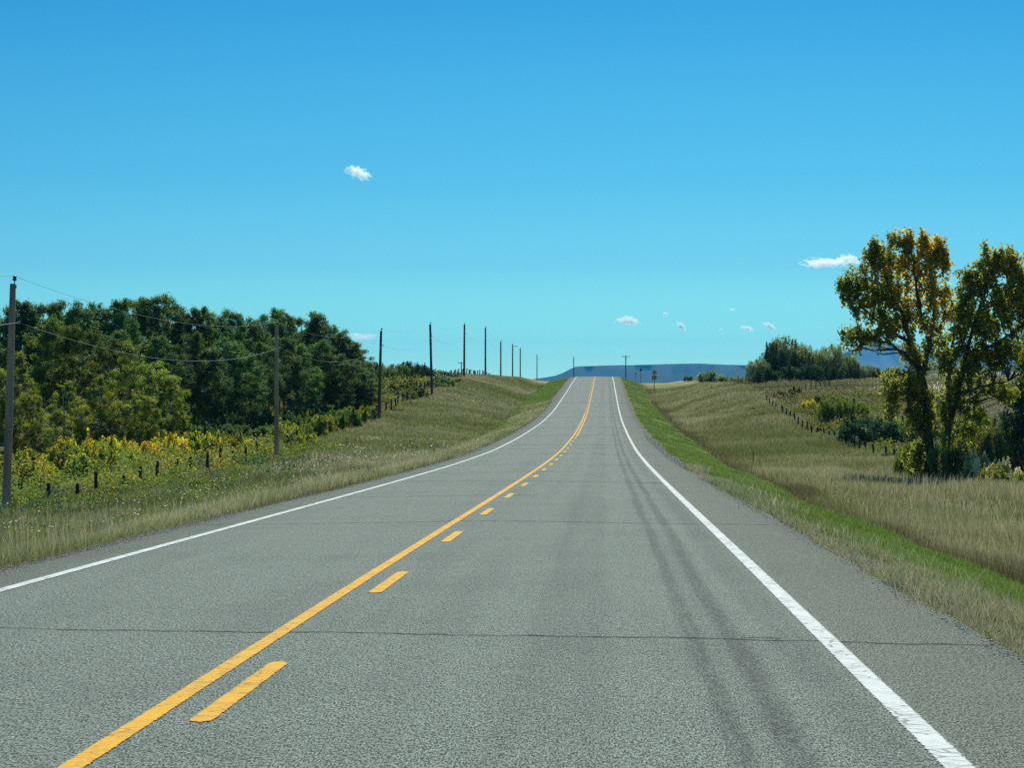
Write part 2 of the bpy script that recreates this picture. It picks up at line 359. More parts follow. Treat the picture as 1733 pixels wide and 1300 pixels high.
# transverse cracks
Vs, Qs, n = [], [], 0
for q, (Y0, sk, u0, u1) in enumerate([(17.55, -.03, -4.4, 4.85), (16.95, 0, 3.05, 3.35), (36.5, .01, -4.4, 4.8), (50, .03, -4.3, .6), (62.5, -.03, -4.3, 3.6), (74, .02, -4.2, 1), (86, .03, -4.4, 4.8), (108, -.02, -4.4, 4.8), (122, .02, -4, 2), (131, .01, -4.4, 4.8), (160, .02, -4.4, 3), (187, -.01, -4.4, 4.8), (231, .02, -4.4, 4.8), (290, .02, -4.4, 4.8)]):
    k = int((u1 - u0) / .12) + 2; uu = np.linspace(u0, u1, k)
    yc = Y0 + sk * uu * 3 + np.cumsum(rng.normal(0, .035, k)); yc -= (yc - yc.mean()) * .0
    w = (.005 + .0005 * Y0) * rng.uniform(.5, 1.4, k)
    Y = np.stack([yc - w, yc + w], 1); U = np.stack([uu, uu], 1)
    V = np.stack([xc(Y) + U, Y, zr(Y.ravel()).reshape(-1, 2) + crown_z(U) + .0045], -1).reshape(-1, 3)
    kk = np.arange(k - 1)[:, None] * 2; Qs.append(np.hstack([kk, kk + 2, kk + 3, kk + 1]) + n); Vs.append(V); n += len(V)
tag(obj('road_crack', np_mesh('cr', np.vstack(Vs), [np.vstack(Qs)], MT)), kind='structure')

# ------------------------------------------------------------------ grass
def gmat(name):
    m = NT(name); c = m.n('Attribute', attribute_name='Col').outputs['Color']
    d = m.n('BsdfDiffuse'); t = m.n('BsdfTranslucent'); g = m.n('BsdfGlossy', i_Roughness=.5)
    m.l(c, d.inputs[0]); m.l(c, t.inputs[0]); a = m.n('MixShader', i_0=.45); m.l(d.outputs[0], a.inputs[1]); m.l(t.outputs[0], a.inputs[2])
    b = m.n('MixShader', i_0=.06); m.l(a.outputs[0], b.inputs[1]); m.l(g.outputs[0], b.inputs[2])
    m.l(b.outputs[0], m.out.inputs[0]); return m.m
MG = gmat('grass_blades')
def vnoise(X, Y, f, seed):
    r = np.random.default_rng(seed); z = np.zeros_like(X)
    for k in range(7):
        a, p, q = r.uniform(0, 6.28), r.uniform(0, 6.28), r.uniform(.6, 2.2) * f
        z += np.sin(q * (X * math.cos(a) + Y * math.sin(a)) + p + 1.5 * np.sin(q * .6 * (X * math.sin(a) - Y * math.cos(a)) + a))
    return np.clip(z / 5 + .5, 0, 1)
def blades(name, N, u0, u1, Y0, Y1, h, wmin, wk, roots, tips, tips2, power=1.0, lean=.35, mask=None, label_kind='stuff', nfreq=.25, seed=1, ujit=.3, leanx=0.0):
    r = np.random.default_rng(seed)
    q = r.random(N)
    if power == 1: Y = Y0 * (Y1 / Y0)**q
    else:
        a = 1 - power; Y = (Y0**a + q * (Y1**a - Y0**a))**(1 / a)
    U = r.uniform(u0, u1, N) + r.normal(0, ujit, N)
    X = xc(Y) + U
    px = 866.5 + F * X / Y
    keep = (px > -200) & (px < 1950)
    if mask is not None: keep &= mask(U, Y, r)
    U, Y, X = U[keep], Y[keep], X[keep]; n = len(U)
    Z = H(U, Y) - .02
    ns = vnoise(X, Y, nfreq, seed + 5); ns2 = vnoise(X * 1.0, Y * .3, nfreq * 3, seed + 9)
    hh = h * r.uniform(.4, 1.2, n) * (.5 + .95 * ns2)
    w = np.maximum(wmin, wk * Y) * r.uniform(.6, 1.3, n)
    a = r.uniform(0, 6.283, n); la = r.uniform(0, 6.283, n); ll = hh * lean * r.uniform(.1, 1, n)
    dx, dy = np.cos(a) * w / 2, np.sin(a) * w / 2
    lx, ly = np.cos(la) * ll + leanx * hh, np.sin(la) * ll
    P0 = np.stack([X - dx, Y - dy, Z], 1); P1 = np.stack([X + dx, Y + dy, Z], 1)
    M0 = np.stack([X - dx * .7 + lx * .4, Y - dy * .7 + ly * .4, Z + hh * .6], 1); M1 = np.stack([X + dx * .7 + lx * .4, Y + dy * .7 + ly * .4, Z + hh * .6], 1)
    Tp = np.stack([X + lx, Y + ly, Z + hh], 1)
    V = np.stack([P0, P1, M1, M0, Tp], 1).reshape(-1, 3)
    k = np.arange(n)[:, None] * 5
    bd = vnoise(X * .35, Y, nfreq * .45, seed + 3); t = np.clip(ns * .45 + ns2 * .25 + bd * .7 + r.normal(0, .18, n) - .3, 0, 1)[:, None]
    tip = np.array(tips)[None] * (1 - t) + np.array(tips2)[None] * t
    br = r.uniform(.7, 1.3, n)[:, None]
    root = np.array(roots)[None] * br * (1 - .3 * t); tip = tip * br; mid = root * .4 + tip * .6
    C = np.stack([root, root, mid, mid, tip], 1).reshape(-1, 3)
    me = np_mesh(name, V, [k + np.array([[0, 1, 2, 3]]), k + np.array([[3, 2, 4]])], MG, attrs={'Col': C})
    return tag(obj(name, me), kind='stuff')
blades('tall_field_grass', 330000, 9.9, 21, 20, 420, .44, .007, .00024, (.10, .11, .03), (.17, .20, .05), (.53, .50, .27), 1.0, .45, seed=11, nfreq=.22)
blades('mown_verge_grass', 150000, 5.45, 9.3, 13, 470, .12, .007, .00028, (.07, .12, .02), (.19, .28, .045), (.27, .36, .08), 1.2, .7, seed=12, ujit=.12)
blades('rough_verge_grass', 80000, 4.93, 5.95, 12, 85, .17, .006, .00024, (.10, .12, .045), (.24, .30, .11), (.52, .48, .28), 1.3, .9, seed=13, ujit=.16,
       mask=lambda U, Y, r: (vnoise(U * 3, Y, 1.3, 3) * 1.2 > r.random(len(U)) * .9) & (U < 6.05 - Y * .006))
blades('ditch_edge_grass', 40000, 9.5, 10.4, 20, 350, .32, .007, .00024, (.05, .05, .015), (.14, .14, .05), (.27, .24, .12), 1.0, .4, seed=14)  # blades coloured dark to carry the tall grass's painted-in shade
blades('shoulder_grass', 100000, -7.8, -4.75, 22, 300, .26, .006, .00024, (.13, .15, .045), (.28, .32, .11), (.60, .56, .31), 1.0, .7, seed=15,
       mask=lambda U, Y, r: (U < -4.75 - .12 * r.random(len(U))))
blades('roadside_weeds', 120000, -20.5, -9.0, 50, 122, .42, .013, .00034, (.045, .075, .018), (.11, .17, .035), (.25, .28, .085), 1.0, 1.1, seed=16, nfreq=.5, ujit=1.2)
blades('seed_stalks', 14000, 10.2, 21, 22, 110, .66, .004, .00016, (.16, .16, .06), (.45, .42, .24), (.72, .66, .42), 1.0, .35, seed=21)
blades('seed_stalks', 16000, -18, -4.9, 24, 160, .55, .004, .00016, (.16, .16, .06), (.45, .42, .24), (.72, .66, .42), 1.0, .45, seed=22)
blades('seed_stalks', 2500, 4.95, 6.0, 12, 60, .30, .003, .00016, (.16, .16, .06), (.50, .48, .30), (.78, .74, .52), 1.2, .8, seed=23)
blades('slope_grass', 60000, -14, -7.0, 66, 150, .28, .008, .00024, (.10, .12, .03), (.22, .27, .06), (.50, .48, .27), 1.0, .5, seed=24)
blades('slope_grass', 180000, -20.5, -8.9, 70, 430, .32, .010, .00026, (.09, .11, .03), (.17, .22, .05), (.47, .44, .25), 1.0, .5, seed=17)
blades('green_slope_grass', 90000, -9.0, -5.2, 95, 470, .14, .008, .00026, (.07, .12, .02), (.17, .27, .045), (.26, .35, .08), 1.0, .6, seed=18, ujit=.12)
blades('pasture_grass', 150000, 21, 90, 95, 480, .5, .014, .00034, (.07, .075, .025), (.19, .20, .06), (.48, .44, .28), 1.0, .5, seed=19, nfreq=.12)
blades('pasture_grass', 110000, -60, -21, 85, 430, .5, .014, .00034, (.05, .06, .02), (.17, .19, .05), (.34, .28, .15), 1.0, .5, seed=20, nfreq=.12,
       mask=lambda U, Y, r: (Y < 158) | (Y > 245) | (U > -22.5))
# white wild flowers, small umbels
def flowers(name, N, u0, u1, Y0, Y1, seed):
    r = np.random.default_rng(seed); Y = r.uniform(Y0, Y1, N * 6); U = r.uniform(u0, u1, N * 6)
    X = xc(Y) + U; k = (vnoise(X, Y, .5, seed) > .6); U, Y, X = U[k][:N], Y[k][:N], X[k][:N]; n = len(U)
    Z = H(U, Y) + r.uniform(.3, .6, n); s = r.uniform(.015, .035, n) * (1 + Y / 200)
    th = np.arange(5) / 5 * 6.283
    ring = np.stack([np.cos(th), np.sin(th), 0 * th], 1)[None] * s[:, None, None]
    c = np.stack([X, Y, Z], 1)
    V = np.concatenate([c[:, None] + ring, (c + np.array([0, 0, 1.])[None] * s[:, None] * .5)[:, None], (c - np.array([0, 0, 1.]) * .03)[:, None]], 1).reshape(-1, 3)
    b = np.arange(n)[:, None] * 7; T = np.vstack([b + np.array([[i_, (i_ + 1) % 5, 5]]) for i_ in range(5)]); T2 = b + np.array([[0, 2, 4]])
    C = np.tile(np.array([[.75, .78, .72]] * 6 + [[.6, .63, .5]]), (n, 1))
    tag(obj(name, np_mesh(name, V, [T, T2], MG, attrs={'Col': C})), kind='stuff')
flowers('white_wildflowers', 420, -17, -9, 60, 170, 5)

def stones(name, N, u0, u1, Y0, Y1, seed):
    r = np.random.default_rng(seed); q = r.random(N); Y = Y0 * (Y1 / Y0)**q; U = r.uniform(u0, u1, N) + r.normal(0, .08, N); X = xc(Y) + U
    Z = np.where((U > AL) & (U < AR), zr(Y) - .012 * np.abs(U), H(U, Y)); s = r.uniform(.003, .009, N) * (1 + Y / 80)
    o8 = np.array([[1, 0, 0], [0, 1, 0], [-1, 0, 0], [0, -1, 0], [0, 0, .8], [0, 0, -.6]])
    V = (np.stack([X, Y, Z + s * .3], 1)[:, None] + (o8[None] + r.normal(0, .22, (N, 6, 3))) * s[:, None, None]).reshape(-1, 3); b = np.arange(N)[:, None] * 6
    T = np.vstack([b + np.array([f]) for f in ((0, 1, 4), (1, 2, 4), (2, 3, 4), (3, 0, 4), (1, 0, 5), (2, 1, 5), (3, 2, 5), (0, 3, 5))])
    g = r.uniform(.2, .6, N); C = np.repeat(np.stack([g, g * 1.03, g * .9], 1), 6, 0)
    tag(obj(name, np_mesh(name, V, [T], MG, attrs={'Col': C})), kind='stuff')
stones('shoulder_gravel', 18000, 4.88, 5.25, 10, 160, 31)
stones('shoulder_gravel', 9000, -4.9, -4.4, 20, 120, 32)

# ------------------------------------------------------------------ leaves and trees
def leaf_quads(C, size, r, tint, clump, tint2, flat=.0):
    n = len(C)
    a = r.normal(size=(n, 3)); a /= np.linalg.norm(a, axis=1)[:, None]
    b = r.normal(size=(n, 3)); b -= (b * a).sum(1)[:, None] * a; b /= np.linalg.norm(b, axis=1)[:, None]
    s = (np.asarray(size) * r.uniform(.6, 1.3, n))[:, None]
    V = np.stack([C - a * s, C - b * s * .6, C + a * s, C + b * s * .6], 1).reshape(-1, 3)
    F_ = np.arange(n)[:, None] * 4 + np.array([[0, 1, 2, 3]])
    rep = lambda x: np.repeat(x, 4)
    return V, F_, {'tint': rep(tint), 'clump': rep(clump), 'tint2': rep(tint2)}
def cloud_leaves(clumps, n, r, shell=.2, zs=1.0):
    """clumps: (k,4) x y z radius -> leaf centres, clump index"""
    w = clumps[:, 3]**2; idx = r.choice(len(clumps), n, p=w / w.sum())
    d = r.normal(size=(n, 3)); d /= np.linalg.norm(d, axis=1)[:, None]
    rad = (shell + (1.15 - shell) * r.random(n)**.8) * clumps[idx, 3] * (1 + .18 * r.normal(size=n))
    d[:, 2] *= zs
    return clumps[idx, :3] + d * rad[:, None], idx
def limbs(mb, base_pts, targets, r, r0):
    B = np.array(base_pts)
    for t in targets:
        d = np.linalg.norm(B - t[:3], axis=1) + np.maximum(0, B[:, 2] - t[2] + .3) * 3
        s = B[d.argmin()]; mid = (s + t[:3]) / 2 + np.array([0, 0, -.08]) * np.linalg.norm(s - t[:3]) + r.normal(0, .06, 3)
        L = np.linalg.norm(s - t[:3]); rr = r0 * min(1, .25 + L * .15)
        mb.tube([s, mid, t[:3]], [rr, rr * .6, rr * .2], 4)
BARK_W = plain('pale_bark', (.34, .34, .29), .9, 4, .5, .1, .3); BARK_D = plain('dark_bark', (.075, .065, .05), .9, 5, .45, .1, .3)
TW = plain('twig_bark', (.12, .10, .075), .9, 8, .4, .1)

def make_aspen(seed, Ht, base_f, Rc, nleaf, leaf, mat, ncl=150):
    r = np.random.default_rng(seed); mb = MB()
    k = 9; z = np.linspace(-.5, Ht * .96, k); wob = np.cumsum(r.normal(0, .09, (k, 2)), 0)
    P = np.c_[wob, z]; mb.tube(P, np.interp(z, [0, Ht], [.14, .03]), 7)
    cl = []
    for _ in range(ncl):
        f = r.random()**.85; zz = Ht * (base_f + (1 - base_f) * f)
        env = Rc * (math.sin(math.pi * min(.93, (.12 + .8 * f)))**.7)
        a = r.uniform(0, 6.28); q = env * math.sqrt(r.uniform(.03, 1)) * (1 + .25 * math.sin(3 * a + seed) * math.sin(zz * 1.3 + seed))
        cl.append((math.cos(a) * q, math.sin(a) * q, zz + r.normal(0, .2), r.uniform(.16, .52) * Rc / 2 * (1.2 - .35 * f)))
    cl = np.array(cl); limbs(mb, P, cl[::3], r, .05)
    C, idx = cloud_leaves(cl, nleaf, r)
    cm = r.random(len(cl))[idx]
    V, Fq, at_ = leaf_quads(C, leaf, r, r.random(nleaf), np.clip(cm + r.normal(0, .1, nleaf), 0, 1), np.clip(.5 + (cm - .5) * .5 + r.normal(0, .25, nleaf), 0, 1))
    return mb.mesh('trunk', BARK_W), np_mesh('crown', V, [Fq], mat, attrs=at_)

def make_shrub(seed, nleaf, leaf, ncl=34, whip=1.0, rmin=.09, rmax=.22):
    """unit shrub, ~1 m radius and 1 m tall: scaled when placed"""
    r = np.random.default_rng(seed); mb = MB(); cl = []
    for _ in range(ncl):
        a = r.uniform(0, 6.28); q = math.sqrt(r.random()) * .8; zz = r.uniform(.12, .85) * (1 - .45 * q * q)
        cl.append((math.cos(a) * q, math.sin(a) * q, zz, r.uniform(rmin, rmax)))
    cl = np.array(cl)
    for c in cl:
        s = np.array([c[0] * .02, c[1] * .02, -.12]); mb.tube([s, (s + c[:3]) / 2 + [0, 0, .08], c[:3]], [.018, .012, .005], 4)
    sh = []
    for _ in range(24):
        c = cl[r.integers(len(cl))]; p0 = c[:3]; p1 = p0 + np.array([c[0] * .3, c[1] * .3, 1]) * r.uniform(.18, .36) * whip
        mb.tube([p0, p1], [.006, .002], 3); sh += [tuple(p0 + (p1 - p0) * t) + (.045,) for t in (.4, .7, .95)]
    n2 = nleaf // 8; C, idx = cloud_leaves(cl, nleaf, r, .45); C2, i2 = cloud_leaves(np.array(sh), n2, r, .2)
    C = np.vstack([C, C2]); cm = np.concatenate([r.random(len(cl))[idx], r.random(len(sh))[i2]]); n = len(C)
    C[:, 2] = np.maximum(C[:, 2], .01)
    V, Fq, at_ = leaf_quads(C, leaf, r, r.random(n), np.clip(cm + r.normal(0, .1, n), 0, 1), np.clip(.5 + (cm - .5) * .5 + r.normal(0, .25, n), 0, 1))
    return mb.mesh('stem', TW), np_mesh('foliage', V, [Fq], None, attrs=at_)

ML = {
 'dark': leaf_mat('dark_aspen_leaf', (.055, .115, .038), (.10, .18, .055), (.13, .20, .045), .4),
 'mid': leaf_mat('olive_aspen_leaf', (.075, .13, .025), (.13, .20, .035), (.17, .19, .03), .45),
 'bright': leaf_mat('bright_aspen_leaf', (.095, .155, .025), (.18, .245, .035), (.28, .29, .04), .5),
 'yellow': leaf_mat('yellow_shrub_leaf', (.26, .28, .03), (.54, .46, .035), (.62, .46, .035), .55),
 'ygreen': leaf_mat('yellowgreen_shrub_leaf', (.12, .19, .03), (.25, .30, .04), (.40, .35, .04), .5),
 'orange': leaf_mat('orange_shrub_leaf', (.62, .42, .04), (.75, .48, .05), (.70, .36, .04), .5),
 'green': leaf_mat('green_shrub_leaf', (.055, .11, .022), (.12, .185, .035), (.18, .22, .04), .45),
 'grey': leaf_mat('greygreen_willow_leaf', (.10, .15, .06), (.19, .25, .11), (.25, .29, .13), .45),
 'olive': leaf_mat('olive_brush_leaf', (.08, .105, .03), (.15, .17, .05), (.24, .21, .055), .45),
 'russet': leaf_mat('russet_brush_leaf', (.22, .12, .04), (.32, .18, .05), (.18, .16, .04), .45),
 'deep': leaf_mat('deep_green_leaf', (.030, .065, .030), (.06, .105, .05), (.06, .11, .05), .25),
 'pale': leaf_mat('pale_autumn_leaf', (.20, .22, .05), (.40, .38, .18), (.6, .55, .38), .45),
}
ASP = {k: [make_aspen(100 + 10 * a + s, 12, bf, 2.3, nl, .076, ML[k], 120) for s in range(nv)]
       for a, (k, bf, nl, nv) in enumerate((('dark', .24, 26000, 5), ('mid', .14, 26000, 2), ('bright', .08, 26000, 3)))}
SHR = [make_shrub(300 + s, 5200, .042) for s in range(4)]
SHRF = [make_shrub(320 + s, 2600, .06) for s in range(3)]
SHRL = [make_shrub(340 + s, 13000, .022, 110, .45, .06, .15) for s in range(4)]
def leafy(name, N, u0, u1, Y0, Y1, h, leaf, mat, seed, thr=.35, f=.35):
    r = np.random.default_rng(seed); q = r.random(N * 2); Y = Y0 * (Y1 / Y0)**q; U = r.uniform(u0, u1, N * 2); X = xc(Y) + U
    d = vnoise(X, Y, f, seed); d2 = vnoise(X * 1.7, Y * .8, f * 4, seed + 1)
    k = (d > thr) & (d2 > r.random(N * 2) * .7); U, Y, X, d, d2 = (a[k][:N] for a in (U, Y, X, d, d2)); n = len(U)
    edge = np.clip(np.minimum(U - u0, u1 - U) / 1.2, .15, 1)
    Z = H(U, Y) + h * (.3 + 1.1 * (d - thr)) * (.4 + .9 * d2) * edge * r.random(n)**.7
    V, Fq, at_ = leaf_quads(np.stack([X, Y, Z], 1), leaf * (1 + Y / 250)[:, None].ravel(), r, r.random(n), np.clip(d2 + r.normal(0, .15, n), 0, 1), np.clip(.5 + r.normal(0, .28, n), 0, 1))
    tag(obj(name, np_mesh(name, V, [Fq], mat, attrs=at_)), kind='stuff')
def spawn(kind, px, Y, ytop, width, label, cat, group=None, name=None, proto=None, sink=0.0, fine=True):
    X = at(px, Y); g = ground(X, Y) - sink; Ht = zof(ytop, Y) - g
    if Ht < .25: Ht = .25
    if cat == 'tree':
        lst = ASP[kind]; tm, cm = lst[random.randrange(len(lst)) if proto is None else proto % len(lst)]
        sc = (width / 4.6, width / 4.6, Ht / 12.3); pn = ('trunk', 'crown'); name = name or 'aspen_tree'
    else:
        lst = SHRL if Ht > 2.6 else (SHR if fine else SHRF); tm, cm = lst[random.randrange(len(lst))]
        sc = (width / 1.9, width / 1.9, Ht / .98); pn = ('stem', 'foliage'); name = name or 'shrub'
    e = empty(name, (X, Y, g), label, cat, group)
    e.rotation_euler = (0, 0, random.uniform(0, 6.28)); e.scale = sc
    for me, p in ((tm, pn[0]), (cm, pn[1])):
        o = obj(p, me, e)
        if p == 'foliage':
            if not me.materials: me.materials.append(ML['green'])
            o.material_slots[0].link = 'OBJECT'; o.material_slots[0].material = ML[kind]
    return e
leafy('leafy_roadside_weeds', 40000, -22.5, -15.5, 78, 170, .75, .04, ML['green'], 71, .42)
leafy('leafy_roadside_weeds', 26000, -30, -19.5, 84, 165, 1.4, .045, ML['ygreen'], 72, .42)
leafy('leafy_roadside_weeds', 34000, -30, -19.0, 84, 165, 1.3, .045, ML['green'], 79, .35)
leafy('leafy_roadside_weeds', 16000, -24, -13, 78, 150, .8, .04, ML['deep'], 80, .5)
leafy('leafy_roadside_weeds', 22000, -19, -11, 60, 118, .45, .035, ML['green'], 73, .4)
leafy('hollow_undergrowth', 34000, 19.5, 36, 130, 262, 1.1, .055, ML['green'], 74, .42, .16)
leafy('hollow_undergrowth', 50000, 20.5, 40, 130, 275, .8, .055, ML['olive'], 75, .4, .2)
leafy('hollow_undergrowth', 12000, 18, 40, 180, 290, .5, .05, ML['russet'], 76, .62, .16)
leafy('hillside_undergrowth', 40000, -60, -20.5, 225, 345, 1.2, .06, ML['green'], 77, .35, .2)
leafy('hillside_undergrowth', 30000, -60, -20.5, 225, 345, 1.0, .06, ML['olive'], 82, .4, .2)
leafy('hillside_undergrowth', 12000, -50, -21, 235, 330, 1.0, .07, ML['russet'], 78, .6, .2)
ORD = 'first second third fourth fifth sixth seventh eighth ninth tenth eleventh twelfth thirteenth fourteenth fifteenth sixteenth seventeenth eighteenth nineteenth twentieth twenty-first twenty-second twenty-third twenty-fourth twenty-fifth twenty-sixth twenty-seventh twenty-eighth twenty-ninth thirtieth'.split()

# dark aspen grove: tall rear row makes the skyline
top = [(3,540),(32,512),(66,513),(100,517),(135,520),(168,517),(200,510),(228,504),(262,506),(288,514),(318,530),(340,523),(368,536),(396,531),(424,546),(452,536),(474,526),(504,537),(530,534),(552,549),(572,562),(590,578),(604,592)]
for n_, (px, yt) in enumerate(top):
    Y = np.interp(px, [0, 300, 450, 604], [198, 212, 224, 240]) + random.uniform(-4, 4)
    spawn('dark', px, Y, yt - 3, random.uniform(4.4, 5.4), f'{ORD[n_]} dark aspen from the left along the skyline of the grove', 'tree', 'dark aspens on the grove skyline', proto=n_)
front = [(15,590),(320,560),(350,590),(383,575),(415,600),(445,580),(482,570),(515,585),(545,578),(572,600),(597,610),(614,632)]
for n_, (px, yt) in enumerate(front):
    Y = np.interp(px, [0, 320, 450, 614], [178, 192, 205, 232]) + random.uniform(-3, 3)
    spawn('dark', px, Y, yt, random.uniform(3.6, 4.6), f'{ORD[n_]} shorter dark aspen from the left in the front of the grove', 'tree', 'shorter dark aspens before the skyline row', proto=n_ + 1)
back = [(-20, 530), (45,533),(112,538),(178,538),(240,530),(300,540),(356,552),(410,558),(465,552),(520,560),(566,585)]
for n_, (px, yt) in enumerate(back):
    Y = np.interp(px, [0, 300, 450, 604], [222, 236, 248, 262])
    spawn('dark', px, Y, yt, 5.6, f'{ORD[n_]} aspen from the left deep inside the grove, only glimpsed', 'tree', 'aspens deep inside the grove', proto=n_ + 2)
br = [('mid',88,174,532,4.6,'olive brown tinged aspen standing tall just right of the nearest utility pole'),('mid',140,172,546,4.4,'olive green aspen with a pointed top left of the bright aspens'),
      ('mid',186,170,572,3.8,'olive aspen between the pointed aspen and the sunlit bright ones'),
      ('bright',222,166,585,4.2,'bright yellow green aspen in the middle of the sunlit clump'),('bright',262,164,612,4.0,'bright green aspen second from the right edge of the sunlit clump'),
      ('bright',294,163,640,2.6,'small rounded bright aspen at the right edge of the sunlit clump'),('bright',30,152,602,2.8,'yellowing young aspen half behind the nearest utility pole'),
      ('bright',56,148,668,2.0,'low yellow green sapling right of the nearest utility pole'),('bright',168,160,640,3.0,'light green young aspen in front of the olive aspens'),('bright',110,158,650,3.0,'light green young aspen low in front of the pointed aspen'),
      ('bright',242,158,668,3.0,'low leafy green aspen at the foot of the sunlit clump'), ('bright',-8,150,620,3.0,'yellow green aspen cut by the left picture edge'),('dark',196,184,560,4.4,'dark aspen filling the gap behind the sunlit clump'),('dark',262,186,570,4.6,'dark aspen rising directly behind the bright green clump'),('dark',120,186,560,4.4,'dark aspen behind the olive pointed aspen')]
for k, px, Y, yt, w, lb in br: spawn(k, px, Y, yt, w, lb, 'tree', 'aspens of the sunlit clump')
# yellow shrubs
ys_ = [('ygreen',8,112,778,2.6),('ygreen',34,118,772,2.6),('ygreen',62,124,770,2.4),('ygreen',92,124,764,2.4),('yellow',128,132,744,2.2),('ygreen',118,120,778,2.6),('ygreen',158,128,756,2.4),('ygreen',166,138,750,2.0),('ygreen',190,134,768,2.2),('yellow',206,146,750,2.2),
       ('orange',243,150,756,1.7),('ygreen',222,152,760,2.0),('yellow',272,154,750,1.8),('yellow',297,156,742,1.9),('ygreen',320,158,740,2.2),('yellow',345,160,741,1.9),('ygreen',366,160,746,1.7),('ygreen',388,162,740,2.0),('yellow',406,162,750,1.7),('ygreen',428,164,748,2.0),('ygreen',446,164,752,1.6)]
cw = {'ygreen': 'yellow green', 'yellow': 'golden yellow', 'orange': 'deep orange'}
cnt = {}
for k, px, Y, yt, w in ys_:
    cnt[k] = cnt.get(k, 0) + 1
    lb = 'deep orange shrub, the only one in the row of yellow shrubs' if k == 'orange' else f'{ORD[cnt[k]-1]} {cw[k]} shrub from the left along the grove edge'
    spawn(k, px, Y, yt - 9, w * 1.4, lb, 'shrub', 'autumn shrubs along the grove edge')
# understory and hedge to the right of the second pole
us_ = [(40,172,740,3.2),(90,172,742,3.2),(330,180,712,3.4),(300,176,728,3.0),(362,184,722,3.2),(395,188,716,3.4),(425,190,724,3.0),(455,190,718,3.2),(315,196,690,3.6),(350,198,696,3.6),(385,202,692,3.6),(420,206,694,3.6),(450,210,690,3.6),(478,206,696,3.2),(505,212,686,3.4),(535,218,684,3.4),(562,224,680,3.4),(590,230,676,3.2),(410,182,738,2.6),(440,180,740,2.6)]
for n_, (px, Y, yt, w) in enumerate(us_):
    spawn('dark', px, Y, yt, w, f'{ORD[n_]} dark green understory shrub from the left beneath the aspens', 'shrub', 'understory shrubs beneath the aspens')
gs_ = [(482,172,712,2.6),(505,178,706,2.6),(525,184,702,2.6),(545,190,700,2.6),(562,196,697,2.6),(580,204,690,2.8),(598,212,688,2.8),(615,220,690,2.4),(492,166,738,1.6),(515,170,732,1.8),(628,226,696,2.0)]
for n_, (px, Y, yt, w) in enumerate(gs_):
    spawn('green' if n_ % 3 else 'ygreen', px, Y, yt, w * 1.2, f'{ORD[n_]} leafy green shrub from the left in the thicket right of the second pole', 'shrub', 'green thicket between the second and third poles')
# hill bushes on the left
hb = [('dark',628,300,608,3.4),('grey',648,318,611,3.4),('dark',672,322,612,3.2),('deep',694,326,610,3.6),('deep',716,330,616,3.0),('grey',734,334,624,2.6),('olive',752,340,628,2.6),('olive',768,344,632,2.2),('grey',742,318,634,2.6),('olive',765,325,640,2.4)]
for n_, (k, px, Y, yt, w) in enumerate(hb):
    spawn(k, px, Y, yt, w * 1.35, f'{ORD[n_]} rounded bush from the left on the skyline of the left hill', 'bush', 'bushes on the skyline of the left hill', 'bush')
lb_ = [('olive',640,262,672,2.2),('olive',662,268,668,2.2),('olive',685,274,660,2.4),('green',706,280,655,2.4),('olive',694,292,640,2.4),('olive',668,288,644,3.0),('grey',655,276,682,1.8),('green',690,262,684,1.8),('olive',728,300,646,2.2),('green',745,306,648,2.2),
       ('russet',700,284,672,2.0),('olive',715,270,682,1.6),('green',650,252,692,2.0),('grey',722,284,668,2.0),('olive',640,240,704,1.8),('green',668,248,698,1.8),('dark',752,312,640,2.2),('olive',632,282,650,3.0)]
for n_, (k, px, Y, yt, w) in enumerate(lb_):
    spawn(k, px, Y, yt, w * 1.35, f'{ORD[n_]} low brush clump, sorted near to far, beside the fence on the left hill' if False else f'low {dict(olive="olive", russet="russet", green="green", grey="grey green", orange="orange", dark="dark green", deep="dark green")[k]} brush clump beside the fence below the left hill', 'bush', 'low brush below the left hill', 'bush', fine=False)
# right hill bushes
rb = [('grey',1282,338,604,3.2,'small grey green bush at the left foot of the big round bush'),('deep',1312,345,576,4.6,'left shoulder of the big round bush on the right hill'),('grey',1330,350,558,5.0,'tallest big round grey green bush on the right hill'),
      ('grey',1356,352,572,4.2,'right shoulder bush close against the tallest round bush'),('grey',1388,360,584,3.6,'open feathery bush right of the tallest round bush'),('grey',1408,362,576,4.0,'tall feathery bush second from the cottonwood on the right hill'),
      ('grey',1434,366,592,3.6,'feathery bush nearest the cottonwood on the right hill'),('deep',1372,340,612,3.6,'dark low bush below the feathery bushes'),('deep',1402,345,618,4.0,'dark low bush in the middle of the low hedge'),('deep',1440,350,616,4.0,'dark low bush at the right of the low hedge'),
      ('grey',1462,372,614,3.6,'low grey green bush left of the cottonwood crown'),('olive',1490,372,622,4.0,'low olive bush behind the cottonwood trunk'),('grey',1206,420,628,4.6,'lone round grey green bush on the skyline between sign and hill'),('grey',1238,400,636,4.4,'flat grey green scrub right of the lone round bush'),('olive',1258,350,640,2.6,'olive scrub clump at the left end of the right hill'),
      ('dark',1165,470,636,1.6,'tiny dark bush alone on the skyline right of the signs'),('deep',1530,380,625,5.0,'dark hedge bush seen under the cottonwood crown'),('deep',1296,330,622,3.0,'dark bush under the left shoulder of the big bush'),('deep',1335,338,618,4.0,'dark skirt of the tallest round bush')]
for k, px, Y, yt, w, lb in rb: spawn(k, px, Y, yt, w * 1.3, lb, 'bush', 'bushes on the right hill', 'bush')
